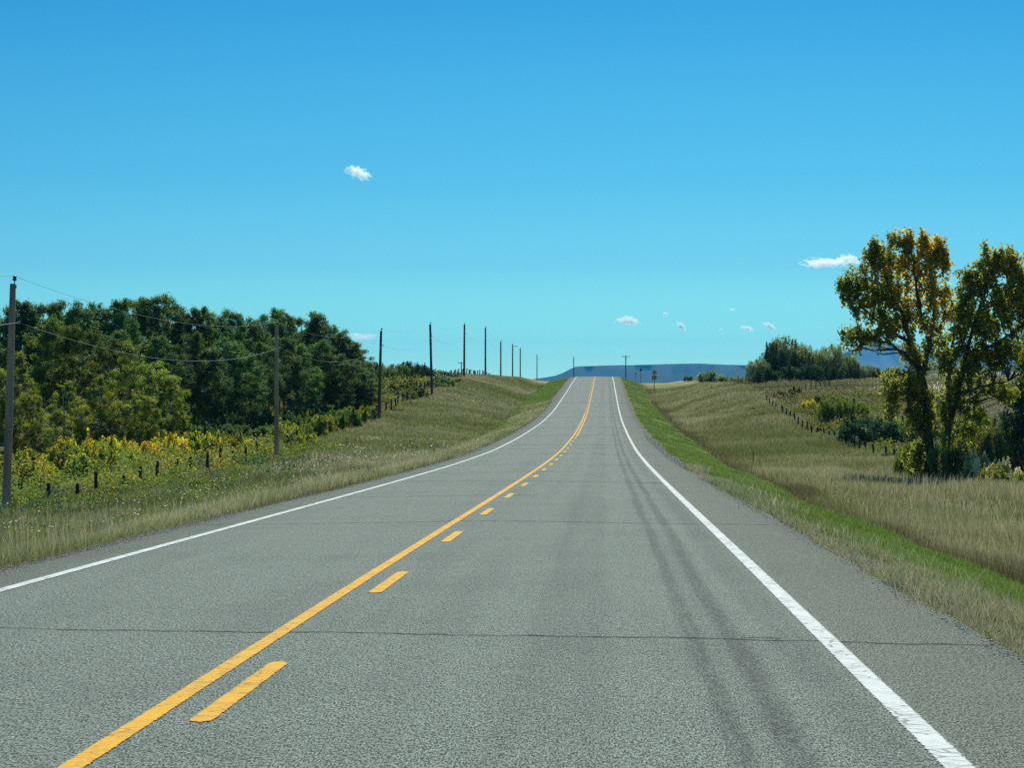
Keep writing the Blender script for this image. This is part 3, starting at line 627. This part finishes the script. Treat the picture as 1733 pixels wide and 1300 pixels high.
# valley bushes
vb = [('mid',1426,214,664,3.2,'large round green bush in the hollow beyond the right fence'),('yellow',1374,236,676,1.3,'small golden bush left of the large round green bush'),('dark',1372,230,688,1.6,'small dark bush under the golden bush'),('deep',1404,216,690,1.6,'low dark bush against the left of the large green bush'),
      ('deep',1476,172,706,3.0,'broad dark bush in the hollow left of the cottonwood'),('deep',1446,186,712,1.3,'small dark bush left of the broad dark bush'),('mid',1500,176,704,2.0,'green bush behind the broad dark bush'),('olive',1450,200,696,1.6,'olive bush between the two large bushes'),('grey',1528,180,704,1.9,'grey green bush nearest the cottonwood trunk'),
      ('grey',1302,252,680,.9,'small blue green bush at the bend of the right fence'),('olive',1282,246,694,1.2,'olive clump left of the fence bend'),('russet',1296,234,700,1.5,'russet red clump in the grass below the fence bend'),('russet',1400,198,718,1.5,'russet clump beneath the large green bush'),
      ('grey',1386,188,733,1.2,'grey green shrub midway along the fence line'),('grey',1408,178,738,1.3,'second grey green shrub along the fence line'),('grey',1424,172,748,1.2,'third grey green shrub along the fence line'),('olive',1466,156,758,1.3,'pale olive shrub on the fence line left of the cottonwood'),('deep',1445,168,756,.7,'tiny dark shrub tucked against a fence post'),
      ('dark',1506,146,766,.8,'small dark shrub between the last fence posts before the cottonwood'),('olive',1350,222,700,1.2,'olive clump above the fence line'),('green',1332,236,694,1.2,'green clump beyond the fence bend'),('olive',1392,250,668,1.6,'low olive clump on the hollow slope'),('dark',1398,260,668,.9,'tiny dark bush on the slope above the hollow'),
      ('green',1440,178,730,1.5,'green shrub low between the fence and broad bush'),('olive',1330,262,660,1.6,'olive clump beside the upper fence'),('olive',1345,270,652,1.0,'yellow tinged clump beside the upper fence'),('green',1365,205,722,1.2,'green clump by the lower fence'),('dark',1320,243,702,.8,'dark knot of weeds at a fence post')]
for k, px, Y, yt, w, lb in vb: spawn(k, px, Y, yt, w * 1.75, lb, 'bush', 'bushes in the hollow beyond the right fence', 'bush')
# shrubs under the cottonwood
cb = [('green',1535,124,752,1.4,'green shrub left against the cottonwood base'),('olive',1552,121,770,1.2,'low olive shrub in front of the cottonwood trunk'),('green',1592,118,748,1.5,'yellow green shrub between the two cottonwood trunks'),('olive',1622,116,752,1.6,'yellowish autumn shrub right of the second trunk'),
      ('olive',1648,124,706,2.0,'tall yellow green shrub right of the second trunk'),('pale',1662,113,764,1.7,'pale speckled shrub in front of the tall yellow green one'),('green',1690,118,730,1.8,'green shrub left of the dark spruce coloured tree'),('pale',1700,108,778,1.6,'pale speckled shrub beside the fence posts'),('russet',1726,112,768,1.5,'reddish shrub at the right picture edge'),('ygreen',1680,106,790,1.3,'low yellow green shrub just behind the near fence posts'),('ygreen',1716,104,800,1.0,'lowest yellow green shrub at the right edge'),
      ('green',1660,140,690,2.4,'mid green shrub seen behind the tall yellow green one'),('dark',1630,150,700,2.6,'dark green shrub in the shade behind the trunks')]
for k, px, Y, yt, w, lb in cb: spawn(k, px, Y, yt, w * 1.25, lb, 'shrub', 'shrubs around the cottonwoods')

# ------------------------------------------------------------------ the two cottonwoods (crowns laid out in metres)
MC1 = leaf_mat('yellowing_cottonwood_leaf', (.15, .19, .035), (.32, .32, .045), (.78, .54, .045), .62)
MC2 = leaf_mat('green_cottonwood_leaf', (.17, .23, .04), (.33, .37, .055), (.54, .48, .055), .64)
def cottonwood(name, label, Y, basepx, lobes, trunk, nleaf, mat, seed, yel_fn):
    r = np.random.default_rng(seed); X = at(basepx, Y); g = ground(X, Y)
    e = empty(name, (X, Y, g), label, 'tree', 'cottonwoods by the right fence')
    k = F / Y; toL = lambda px, py: np.array([(px - basepx) / k, 0, (650 - py) / k - g])
    cl = []
    for (px, py, rx, ry_, w) in lobes:
        c = toL(px, py); rxm, rym = rx / k, ry_ / k
        for _ in range(int(w * 3.2)):
            d = r.normal(size=3); d /= np.linalg.norm(d); q = r.random()**(1 / 2.2)
            cl.append((c[0] + d[0] * rxm * q, d[1] * min(1.5, rxm * .9) * q, c[2] + d[2] * rym * q, r.uniform(.10, .27)))
    cl = np.array(cl); mb = MB(); bp = []
    for path, r0, r1 in trunk:
        P = np.array([toL(*p[:2]) + np.array([0, (p[2] if len(p) > 2 else 0), 0]) for p in path])
        t = np.linspace(0, len(P) - 1, len(P) * 3); P2 = np.stack([np.interp(t, np.arange(len(P)), P[:, q]) for q in range(3)], 1) + r.normal(0, .03, (len(t), 3))
        mb.tube(P2, np.linspace(r0, r1, len(t)), 9); bp += list(P2[2:])
    limbs(mb, bp, cl[::3], r, .05)
    C, idx = cloud_leaves(cl, nleaf, r, .1, 1.7)
    cm = np.clip(yel_fn(C[:, 0], C[:, 2]) + (r.random(len(cl))[idx] - .5) * .5 + r.normal(0, .12, nleaf), 0, 1)
    V, Fq, at_ = leaf_quads(C, .092, r, r.random(nleaf), cm, np.clip(.5 + r.normal(0, .28, nleaf), 0, 1))
    obj('trunk', mb.mesh('trunk', BARK_D, True), e); obj('crown', np_mesh('crown', V, [Fq], mat, attrs=at_), e)
cottonwood('cottonwood_tree', 'tall cottonwood turning yellow at the top, left of the pair by the fence', 120, 1573,
  [(1482,418,7,16,4),(1510,408,8,18,4),(1538,408,7,16,4),(1563,406,8,16,5),(1592,420,7,18,4),(1602,450,8,22,5),(1500,500,40,30,16),(1500,545,38,24,14),(1545,590,26,22,8),(1600,520,16,40,8),(1560,442,40,26,24),(1500,440,40,30,22),(1450,478,32,28,18),(1525,480,70,40,34),(1530,410,16,16,7),(1588,425,18,22,8),(1562,416,12,14,5),(1478,432,20,22,8),(1580,480,28,50,20),(1465,515,44,26,20),(1540,535,50,34,20),(1446,572,26,20,12),(1480,570,40,16,14),(1585,560,22,40,12),(1560,610,26,30,14),(1530,650,42,28,30),(1508,690,16,22,9),(1560,680,30,40,26),(1575,735,24,40,16),(1545,710,24,26,10),(1548,770,22,26,12),(1430,490,14,22,6)],
  [([(1572,812),(1574,770),(1570,720),(1566,670),(1558,630),(1545,585),(1528,540),(1508,490),(1490,440)],.27,.05),([(1560,635),(1572,590),(1580,540),(1580,480),(1568,420)],.17,.04),([(1556,625),(1530,600,-.4),(1495,578,-.6),(1450,572,-.8)],.11,.03),([(1545,585),(1500,550,.5),(1460,520,.6),(1436,490,.5)],.11,.03),([(1560,545),(1548,490,-.5),(1540,430,-.4)],.10,.03),([(1569,700),(1545,670,-.6),(1515,655,-1)],.1,.03)],
  34000, MC1, 41, lambda x, z: np.clip((z - 5.5) / 5, 0, 1) * np.clip(1.1 - np.abs(x - .3) / 4.5, .1, 1) * .42 + .22)
cottonwood('cottonwood_tree', 'greener cottonwood with a leaning trunk, right of the pair by the fence', 121.5, 1597,
  [(1668,430,7,16,4),(1690,428,8,16,4),(1712,436,7,18,4),(1640,470,9,22,5),(1730,480,9,26,5),(1680,600,50,36,18),(1712,540,34,50,14),(1690,450,36,24,22),(1650,480,30,36,20),(1700,500,44,42,30),(1625,530,26,44,18),(1665,560,52,40,30),(1720,470,20,40,12),(1640,620,46,36,30),(1690,600,36,22,16),(1745,520,34,40,16),(1600,600,20,30,8),(1620,670,34,30,18),(1680,655,34,20,12),(1668,520,60,50,26),(1612,600,34,60,18),(1640,740,30,30,9),(1600,690,26,34,10),(1705,668,20,14,6),(1745,590,26,20,8),(1650,705,24,24,10),(1600,730,18,40,8)],
  [([(1597,812),(1598,775),(1602,735),(1612,695),(1624,650),(1634,600),(1650,545),(1668,490),(1688,435)],.24,.04),([(1610,700),(1606,650,.3),(1612,600,.5),(1622,530,.5)],.17,.04),([(1636,598),(1675,585,-.5),(1715,560,-.7),(1750,520,-.7)],.10,.03),([(1618,670),(1655,655,-.5),(1700,645,-.8)],.10,.03),([(1655,530),(1690,500),(1720,455)],.08,.03)],
  31000, MC2, 42, lambda x, z: np.clip((z - 4) / 12, 0, 1) * .5 + np.clip((x - 1.5) / 5, 0, .35))
# dark dense tree at the right edge, and a neighbour whose branch enters the frame
def dense(name, label, px, Y, ytop, w, seed, kind, nleaf=26000, zmin=.04):
    r = np.random.default_rng(seed); X = at(px, Y); g = ground(X, Y); Ht = zof(ytop, Y) - g
    e = empty(name, (X, Y, g), label, 'tree'); mb = MB(); z = np.linspace(-.3, Ht * .9, 8); P = np.c_[np.cumsum(r.normal(0, .05, (8, 2)), 0), z]; mb.tube(P, np.linspace(.22, .04, 8), 8)
    cl = []
    for _ in range(170):
        f = r.random(); a = r.uniform(0, 6.28); env = w / 2 * math.sin(math.pi * (.15 + .8 * f))**.6; q = env * math.sqrt(r.uniform(.2, 1)); cl.append((math.cos(a) * q, math.sin(a) * q, Ht * (zmin + (1 - zmin) * f), r.uniform(.3, .6)))
    cl = np.array(cl); limbs(mb, P, cl[::4], r, .06); C, idx = cloud_leaves(cl, nleaf, r, .3); C[:, 2] = np.maximum(C[:, 2], .05); cm = r.random(len(cl))[idx]
    V, Fq, at_ = leaf_quads(C, .085, r, r.random(nleaf), cm, np.clip(.5 + r.normal(0, .25, nleaf), 0, 1))
    obj('trunk', mb.mesh('trunk', BARK_D), e); obj('crown', np_mesh('crown', V, [Fq], ML[kind], attrs=at_), e)
dense('broadleaf_tree', 'very dark dense tree cut off by the right picture edge', 1752, 142, 634, 4.3, 61, 'deep')
dense('broadleaf_tree', 'green tree whose branches just enter at the right picture edge', 1768, 126, 545, 2.9, 62, 'bright', 14000, .55)

# ------------------------------------------------------------------ utility poles
MP = plain('weathered_pole_wood', (.38, .30, .19), .85, 3, .35, .15, .15); MP2 = plain('dark_pole_wood', (.14, .095, .065), .85, 3, .35, .15, .15)
MI = plain('porcelain', (.10, .08, .07), .4, 5, .1, .5); MS = plain('galvanised_steel', (.30, .31, .31), .5, 6, .2, .5)
PL = [(1,84.1,22,480,-12),(2,151.7,468,552,0),(3,222.8,645,560,-4),(4,285.4,728,549,3),(5,355.3,786,549,-.5),(6,416.8,821.5,555,0),(7,478,847.5,578,0),(8,540,867.5,583,0),(9,589,880.5,590,0),(10,735,908.8,600,0)]
plab = ['nearest wooden utility pole at the left picture edge, leaning slightly','second wooden utility pole from the left in front of the dark grove','third wooden utility pole from the left just right of the grove','fourth utility pole from the left above the brushy hillside',
        'fifth utility pole from the left rising from the hill crest','sixth utility pole from the left on the grassy hill crest','seventh utility pole from the left behind the hill','eighth utility pole with a short lamp arm near its top','ninth utility pole from the left, next to the lamp pole','tenth utility pole from the left in the dip before the crest']
tops = []
for (n_, Y, px, yt, basedx), lb in zip(PL, plab):
    Xt = at(px, Y); Xb = Xt + basedx * Y / F; g = ground(Xb, Y); zt = zof(yt, Y)
    e = empty('utility_pole', (Xb, Y, g), lb, 'utility pole', 'utility poles along the left side of the road')
    h = zt - g; dx = Xt - Xb; rt, rb_ = (.11, .165) if n_ < 4 else (.13, .17)
    zz = np.array([-.6, 0, h * .3, h * .6, h * .9, h - .02, h]); P = np.c_[dx * zz / h, 0 * zz, zz]
    obj('post', MB().tube(P, np.interp(zz, [0, h], [rb_, rt]) * np.array([1, 1, 1, 1, 1, 1, .8]), 12).mesh('post', MP if n_ in (1, 2) else MP2, True), e)
    b = MB(); b.tube([(dx + .06, 0, h - .25), (dx + .06, 0, h + .16)], .02, 6).box((dx + .06, 0, h - .1), (.14, .06, .12)); obj('pole_top_pin', b.mesh('pin', MS), e)
    ii = MB().tube([(dx + .06, 0, h + .1), (dx + .06, 0, h + .15), (dx + .06, 0, h + .2), (dx + .06, 0, h + .27), (dx + .06, 0, h + .30)], [.05, .085, .06, .075, .03], 10); obj('insulator', ii.mesh('ins', MI, True), e)
    s = MB().tube([(dx + rt + .02, 0, h - 1.42), (dx + rt + .14, 0, h - 1.42)], .02, 6).tube([(dx + rt + .1, 0, h - 1.48), (dx + rt + .1, 0, h - 1.36)], [.05, .05], 8); obj('neutral_bracket', s.mesh('br', MS), e)
    if n_ == 8:
        obj('lamp_arm', MB().tube([(dx, 0, h - .75), (dx + .5, 0, h - .45), (dx + .95, 0, h - .4)], [.04, .035, .03], 6).tube([(dx + .7, 0, h - .42), (dx + .85, 0, h - .36), (dx + 1.15, 0, h - .4)], [.06, .13, .05], 8).mesh('arm', MS), e)
    tops.append((Xt + .06, Y, zt + .27, Xt + rt + .1, zt - 1.42))
MWi = plain('aluminium_wire', (.13, .13, .125), .6, 3, .1, .3)
def wire_obj(pts, label, sag, rad=.006):
    b = MB()
    for p, q in zip(pts[:-1], pts[1:]):
        t = np.linspace(0, 1, 22)[:, None]; P = np.array(p) * (1 - t) + np.array(q) * t; P[:, 2] -= 4 * sag * (t * (1 - t))[:, 0] * (np.linalg.norm(np.subtract(p, q)) / 68)**2
        b.tube(P, rad, 4)
    o = obj('overhead_wire', b.mesh('wire', MWi)); o.select_set(False)
    return tag(o, label, 'overhead wire', 'wires strung along the utility poles')
p0 = (tops[0][0] - 2.75, 16.5)
wire_obj([(p0[0], 16.5, tops[0][2] + .2)] + [(a[0], a[1], a[2]) for a in tops], 'upper wire running over the tops of the utility poles', .9)
wire_obj([(p0[0], 16.5, tops[0][4] + .2)] + [(a[3], a[1], a[4]) for a in tops], 'lower sagging wire strung below the tops of the utility poles', 1.15, .008)
def cross_pole(px, Y, yt, label, lift=0, bottom=None):
    X = at(px, Y); g = ground(X, Y); zt = zof(yt, Y); e = empty('utility_pole', (X, Y, g), label, 'utility pole', 'distant poles with crossarms'); h = zt - g
    obj('post', MB().tube([(0, 0, -.5), (0, 0, h * .5), (0, 0, h)], [.17, .15, .13], 10).mesh('post', MP2, True), e)
    ar = MB().box((0, -.14, h - .35), (2.4, .11, .13)).tube([(0, -.1, h - 1.1), (.7, -.15, h - .4)], .02, 4).tube([(0, -.1, h - 1.1), (-.7, -.15, h - .4)], .02, 4); arm = obj('crossarm', ar.mesh('arm', MP2), e)
    for x in (-1.1, -.55, 1.1): obj('insulator', MB().tube([(x, -.14, h - .285), (x, -.14, h - .2), (x, -.14, h - .1)], [.05, .07, .04], 8).mesh('ins', MI, True), arm)
    return (X, Y, h + g - .15)
rp = cross_pole(1059, 700, 601.5, 'slim utility pole with crossarm right of the road on the crest')
cross_pole(781, 760, 612.5, 'small distant pole with crossarm behind the left hill fence')
# plain pole left of the road on the crest
X = at(971, 800); g = ground(X, 800); h = zof(605, 800) - g; e = empty('utility_pole', (X, 800, g), 'plain distant pole beside the left edge of the road crest', 'utility pole', 'utility poles along the left side of the road')
obj('post', MB().tube([(0, 0, -.5), (0, 0, h * .5), (0, 0, h)], [.2, .17, .15], 10).mesh('post', MP2, True), e); obj('insulator', MB().tube([(0, 0, h), (0, 0, h + .2), (0, 0, h + .4)], [.04, .09, .05], 8).mesh('ins', MI), e)

# ------------------------------------------------------------------ road signs
MYS = plain('yellow_sign_face', (.85, .55, .04), .5, 3, .08, .4); MBK = plain('black_sign_symbol', (.012, .012, .012), .6, 3, .1); MGB = plain('sign_back_metal', (.3, .3, .3), .5, 3, .1)
MPO = plain('sign_post_wood', (.10, .10, .085), .8, 4, .3)
def sign(px, Y, yt, diag, sym, label, tab=False):
    X = at(px, Y); g = ground(X, Y); zt = zof(yt, Y) - g; e = empty('road_sign', (X, Y, g), label, 'road sign', 'yellow warning signs by the right verge'); d = diag / 2; cz = zt - d
    obj('post', MB().box((0, .06, (zt - d * .5) / 2 - .2), (.11, .09, zt - d * .5 + .4)).mesh('post', MPO), e)
    def dia(q, y0, y1): return MB().prism([(0, cz - q), (q * .12, cz - q * .93), (q * .93, cz - q * .12), (q, cz), (q * .93, cz + q * .12), (q * .12, cz + q * .93), (0, cz + q), (-q * .12, cz + q * .93), (-q * .93, cz + q * .12), (-q, cz), (-q * .93, cz - q * .12), (-q * .12, cz - q * .93)], y0, y1)
    p = obj('sign_plate', dia(d, -.004, .004).mesh('plate', MYS), e)
    if sym == 'arrow':
        s = MB().prism([(-.10 * d, cz - .55 * d), (.08 * d, cz - .55 * d), (.08 * d, cz - .12 * d), (.30 * d, cz + .12 * d), (.30 * d, cz + .2 * d), (.48 * d, cz + .2 * d), (.2 * d, cz + .62 * d), (-.08 * d, cz + .2 * d), (.10 * d, cz + .2 * d), (-.10 * d, cz - .02 * d)], -.012, -.006)
    else:
        k = .62 * d if sym == 'octagon' else .4 * d
        s = MB().prism([(k * math.cos(R(22.5 + 45 * a)), cz + .02 * d + k * math.sin(R(22.5 + 45 * a))) for a in range(8)], -.012, -.006)
        if sym != 'octagon': s.box((0, -.009, cz - .45 * d), (.12 * d, .006, .35 * d))
    obj('sign_symbol', s.mesh('sym', MBK), p)
    if tab:
        t = obj('sign_tab', MB().box((0, 0, cz - d - .40), (.82, .008, .80)).mesh('tab', MYS), e)
        obj('sign_symbol', MB().box((-.24, -.009, cz - d - .36), (.16, .006, .44)).box((.2, -.009, cz - d - .30), (.22, .006, .30)).box((0, -.009, cz - d - .62), (.6, .006, .07)).mesh('sym', MBK), t)
sign(1107.3, 400, 626, .98, 'arrow', 'nearest yellow diamond sign with curve arrow and square tab below', True)
sign(1084.5, 560, 623.5, .90, 'octagon', 'middle yellow diamond sign with large black blot and tall post')
sign(1076, 720, 630.5, .95, 'blob', 'smallest and farthest yellow diamond sign, left of the other two')
# steel marker post in the ditch
X = at(1274.5, 137); g = ground(X, 137); e = empty('marker_post', (X, 137, g), 'thin dark marker post standing alone in the ditch grass', 'marker post')
obj('post', MB().tube([(0, 0, -.3), (0, 0, .9)], .03, 6).mesh('post', MP2), e); obj('cap', MB().tube([(0, 0, .9), (0, 0, .96)], [.045, .03], 6).mesh('cap', MP2), e)

# ------------------------------------------------------------------ fences
MF = plain('fence_wood', (.045, .038, .03), .9, 5, .4, .1); MFW = plain('fence_wire', (.10, .095, .09), .7, 3, .1)
def fence(label, pts, hmean, rad, wires=True):
    e = empty('wire_fence', (pts[0][0], pts[0][1], ground(*pts[0])), label, 'fence'); o0 = np.array(e.location); tp = []
    for k, (x, y) in enumerate(pts):
        g = ground(x, y); h = hmean * random.uniform(.85, 1.1); lx, ly = random.gauss(0, .035), random.gauss(0, .02)
        b = MB().tube([(0, 0, -.4), (lx * .5, ly, h * .5), (lx, ly, h - .03), (lx, ly, h)], [rad, rad, rad * .95, rad * .7], 7); o = obj('post', b.mesh('post', MF), e, (x - o0[0], y - o0[1], g - o0[2]))
        tp.append(np.array([x - o0[0], y - o0[1], g - o0[2]]))
    for f in (.35, .62, .9):
        b = MB(); b.tube([t + [0, -rad, hmean * f] for t in tp], .006 + .00001 * pts[0][1], 3); obj('wire', b.mesh('wire', MFW), e)
P = []
y = 90.8
while y < 470: P.append((float(xc(y)) - 21 + random.uniform(-.15, .15), y)); y += 4.75
fence('long post and wire fence along the left roadside from weeds over the hill', P, 1.15, .085)
P = []; y = 84
while y < 255: P.append((float(xc(y)) + 20 + random.uniform(-.15, .15), y)); y += 4.6
fence('post and wire fence along the right roadside below the hollow', P, .85, .07)
n = 11; P = [(28.6 + (40.2 - 28.6) * k / n, 257.5 + (296 - 257.5) * k / n) for k in range(1, n + 1)]
fence('short fence climbing the right slope from the bend to the corner', P, .95, .055)
P = [(41.3, 300), (41.0, 303)] + [(41.3 + (57 - 41.3) * k / 36, 305 + (480 - 305) * k / 36) for k in range(1, 37)]
fence('dense looking row of posts running back along the pale field', P, .95, .06)

# ------------------------------------------------------------------ far relief
def ridge(name, Y, prof, depth, mat, base=-90, n=260, rough=2.0, seed=1):
    r = np.random.default_rng(seed); px = np.linspace(prof[0][0], prof[-1][0], n); yt = np.interp(px, [p[0] for p in prof], [p[1] for p in prof])
    zt = (650 - yt) / F * Y + sum(rough * (.5**o) * np.interp(px, np.linspace(px[0], px[-1], 20 * 2**o), r.normal(0, 1, 20 * 2**o)) for o in range(4)) * .5
    ks = np.array([-1, -.72, -.45, -.2, -.06, 0, .12, .5, 1]); hs = np.array([0, .22, .5, .8, .96, 1, .99, .7, 0])
    V = []
    for k, hh in zip(ks, hs):
        gl = sum(np.interp(px, np.linspace(px[0], px[-1], 30 * 2**o), r.normal(0, 1, 30 * 2**o)) * .5**o for o in range(3)) * depth * .05 * (1 if hh < .97 else 0)
        V.append(np.stack([(px - 866.5) / F * Y * (1 + 0 * k), Y + k * depth + gl, base + (zt - base) * hh], 1))
    V = np.concatenate(V); i = np.arange(len(ks) - 1)[:, None] * n; j = np.arange(n - 1)[None]
    return tag(obj(name, np_mesh(name, V, [np.stack([i + j, i + j + 1, i + n + j + 1, i + n + j], -1).reshape(-1, 4)], mat, True)), kind='structure')
def hillmat(name, a, b, sc):
    m = NT(name); pos = m.n('NewGeometry').outputs['Position']; f = m.noise(pos, sc, 6, .65); m.pbr(m.mix(m.step(f, .35, .65), a, b), .95, .05); return m.m
ridge('plateau_hill', 12500, [(600,652),(880,647),(895,642.5),(915,639.5),(940,636),(955,630),(966,624),(975,620.5),(985,619.5),(1020,618.8),(1060,618.5),(1107,617.2),(1150,615.5),(1180,615.2),(1220,617),(1260,618),(1330,620),(1420,621),(1500,634),(1560,648)], 900, hillmat('forested_plateau', (.016, .036, .034), (.026, .048, .042), .003), rough=1.2, seed=3)
ridge('mountain', 19000, [(1330,650),(1380,628),(1430,598),(1455,588),(1480,580),(1505,577),(1525,584),(1550,592),(1590,600),(1640,598),(1680,588),(1712,580),(1740,586),(1790,600),(1850,620),(1950,648)], 1500, hillmat('mountain_rock', (.05, .07, .08), (.12, .14, .15), .002), rough=9, seed=5)
ridge('far_ridge', 4200, [(1380,652),(1450,640),(1560,626),(1640,620.5),(1700,619),(1733,621),(1800,620),(1950,626)], 500, hillmat('far_wooded_ridge', (.02, .035, .02), (.05, .06, .03), .008), rough=1.5, seed=6)
ridge('far_field', 3000, [(1400,660),(1500,646),(1580,633),(1680,629.5),(1733,630),(1800,630),(1950,634)], 300, hillmat('far_stubble_field', (.28, .24, .15), (.40, .36, .24), .004), rough=.5, seed=7)
ridge('far_wood', 2300, [(1040,660),(1090,648.3),(1100,647.3),(1135,647.2),(1160,648),(1200,652),(1300,660)], 150, hillmat('far_valley_wood', (.012, .03, .03), (.03, .045, .04), .02), rough=.8, seed=8)

# ------------------------------------------------------------------ haze and clouds
def volmat(name, dens, col, an=0.0):
    m = NT(name); v = m.n('VolumePrincipled'); v.inputs['Density'].default_value = dens; v.inputs['Color'].default_value = col + (1,); v.inputs['Anisotropy'].default_value = an
    m.l(v.outputs[0], m.out.inputs[1]); return m.m
HZD = 3.4e-5
hz = MB().box((0, 2600, 115), (40000, 41000, 640)); o = obj('haze', hz.mesh('haze', volmat('haze_air', HZD, (.06, .50, 1.0)))); tag(o, kind='stuff')

def cloud(px, py, w, h, Y, dens, label, tilt=0, seed=0, stretch=1.0):
    k = Y / F; X, Z = at(px, Y), zof(py, Y)
    import bmesh
    bm = bmesh.new(); bmesh.ops.create_icosphere(bm, subdivisions=4, radius=1.0); me = bpy.data.meshes.new('cloud'); r = random.Random(seed)
    ph = [(r.uniform(1.5, 5), r.uniform(0, 6), r.uniform(0, 6), r.uniform(0, 6)) for _ in range(8)]
    for v in bm.verts:
        f = 1 + .09 * sum(math.sin(a * v.co.x + b) * math.sin(a * v.co.z + c) for a, b, c, d in ph); v.co *= f * .8
    bm.to_mesh(me); bm.free()
    m = NT('cloud_vapour'); tc = m.n('TexCoord').outputs['Object']; mp = m.n('Mapping'); mp.inputs['Location'].default_value = (seed * 3.1, seed * 1.7, 0); mp.inputs['Scale'].default_value = (2.1 * stretch, .8, 1.5); m.l(tc, mp.inputs[0])
    n1 = m.noise(mp.outputs[0], 1.9, 3, .55)
    ln = m.n('VectorMath', operation='LENGTH'); m.l(tc, ln.inputs[0])
    fall = m.math('SUBTRACT', 1.0, m.math('MULTIPLY', ln.outputs['Value'], 1.15), clamp=True)
    d = m.math('MULTIPLY', m.math('MAXIMUM', m.math('SUBTRACT', m.math('ADD', n1, m.math('MULTIPLY', fall, .55)), .60), 0.0), dens / (w * k) * 13)
    v = m.n('VolumePrincipled'); v.inputs['Color'].default_value = (.93, 1, .985, 1); v.inputs['Anisotropy'].default_value = .35; m.l(d, v.inputs['Density']); m.l(v.outputs[0], m.out.inputs[1])
    me.materials.append(m.m); o = obj('cloud', me); o.location = (X, Y, Z); o.scale = (w * k / 2 * 1.25, w * k / 2 * .8, h * k / 2 * 1.35); o.rotation_euler = (0, R(tilt), 0)
    return tag(o, label, 'cloud', 'small white clouds')
cloud(606, 292, 52, 24, 9000, 1.4, 'small puffy cloud alone high in the left part of the sky', 22, 17)
cloud(1396, 445, 92, 18, 14000, 2.2, 'long flat white cloud touching the cottonwood crown', -4, 2, 1.6)
cloud(1436, 441, 44, 24, 14100, 2.0, 'puffy right end of the long flat cloud', 0, 12)
cloud(1063, 543, 44, 17, 22500, 2.4, 'ragged low cloud above the road crest pole', 6, 3)
cloud(1126, 532, 10, 9, 22500, 1.6, 'tiny dot of cloud, uppermost of the row over the signs', 0, 4)
cloud(1153, 552, 22, 10, 22500, 2.6, 'short slanting cloud streak right of the tiny dot', 42, 5)
cloud(1220, 558, 8, 5, 22500, 1.2, 'faintest tiny speck of cloud between the streaks', 0, 6)
cloud(1265, 556, 30, 8, 22500, 2.2, 'thin slanting cloud streak left of the round bush', 14, 7)
cloud(1303, 552, 28, 10, 22500, 2.4, 'thin slanting cloud streak just above the round bush', 26, 8)
cloud(610, 570, 78, 18, 22500, .8, 'faint broad pale cloud low beside the grove', 0, 9)
cloud(1240, 524, 14, 6, 22500, .5, 'barely visible cloud wisp above the thin streaks', 0, 10)

# ------------------------------------------------------------------ sun and sky
SUN_EL, SUN_AZ = 42, 7
w = bpy.data.worlds.new("World"); S.world = w; w.use_nodes = True; nt = w.node_tree; bg = nt.nodes['Background']
sk = nt.nodes.new('ShaderNodeTexSky'); sk.sky_type = 'NISHITA'; sk.sun_disc = False; sk.sun_elevation = R(SUN_EL); sk.sun_rotation = R(SUN_AZ)
tcw = nt.nodes.new('ShaderNodeTexCoord'); sx = nt.nodes.new('ShaderNodeSeparateXYZ'); nt.links.new(tcw.outputs['Generated'], sx.inputs[0])
rp_ = nt.nodes.new('ShaderNodeValToRGB'); nt.links.new(sx.outputs[2], rp_.inputs[0])
K_ = .841
stops = [(0.0, (.66 * K_, 1.62 * K_, 1.66)), (.011, (.47 * K_, 1.32 * K_, 1.46)), (.028, (.305 * K_, 1.0 * K_, 1.40 * K_)), (.0512, (.20 * K_, .71 * K_, 1.14 * K_)), (.0876, (.125 * K_, .585 * K_, .965 * K_)), (.1272, (.092 * K_, .52 * K_, .88 * K_)), (.1632, (.060 * K_, .45 * K_, .815 * K_)), (.45, (.30, .56, .85)), (.9, (.45, .66, .9))]
while len(rp_.color_ramp.elements) < len(stops): rp_.color_ramp.elements.new(.5)
for e_, (p_, c_) in zip(rp_.color_ramp.elements, stops): e_.position = p_; e_.color = tuple(x * .6 for x in c_) + (1,)
mx = nt.nodes.new('ShaderNodeMix'); mx.data_type = 'RGBA'; mx.blend_type = 'MULTIPLY'; mx.inputs[0].default_value = 1
nt.links.new(sk.outputs[0], mx.inputs[6]); nt.links.new(rp_.outputs[0], mx.inputs[7]); nt.links.new(mx.outputs[2], bg.inputs[0]); bg.inputs[1].default_value = .15
sl = bpy.data.lights.new('sun', 'SUN'); sl.energy = 5.0; sl.angle = R(.53); sl.color = (1, .96, .88); so = bpy.data.objects.new('sun', sl); COL.objects.link(so)
so.rotation_euler = (R(90 - SUN_EL), 0, R(180 - SUN_AZ)); so.location = (0, 60, 60)

cam = bpy.data.cameras.new('camera'); co = bpy.data.objects.new('camera', cam); COL.objects.link(co); S.camera = co
cam.sensor_width = 36; cam.lens = F / 1733 * 36; cam.clip_start = .1; cam.clip_end = 80000; co.location = (0, 0, 0); co.rotation_euler = (R(90), 0, 0)
S.view_settings.view_transform = 'Standard'; S.view_settings.look = 'None'; S.view_settings.exposure = .25; S.view_settings.gamma = 1
S.render.engine = 'CYCLES'; S.cycles.use_denoising = False; S.cycles.max_bounces = 6; S.cycles.diffuse_bounces = 3; S.cycles.transmission_bounces = 4; S.cycles.transparent_max_bounces = 8; S.cycles.volume_bounces = 4
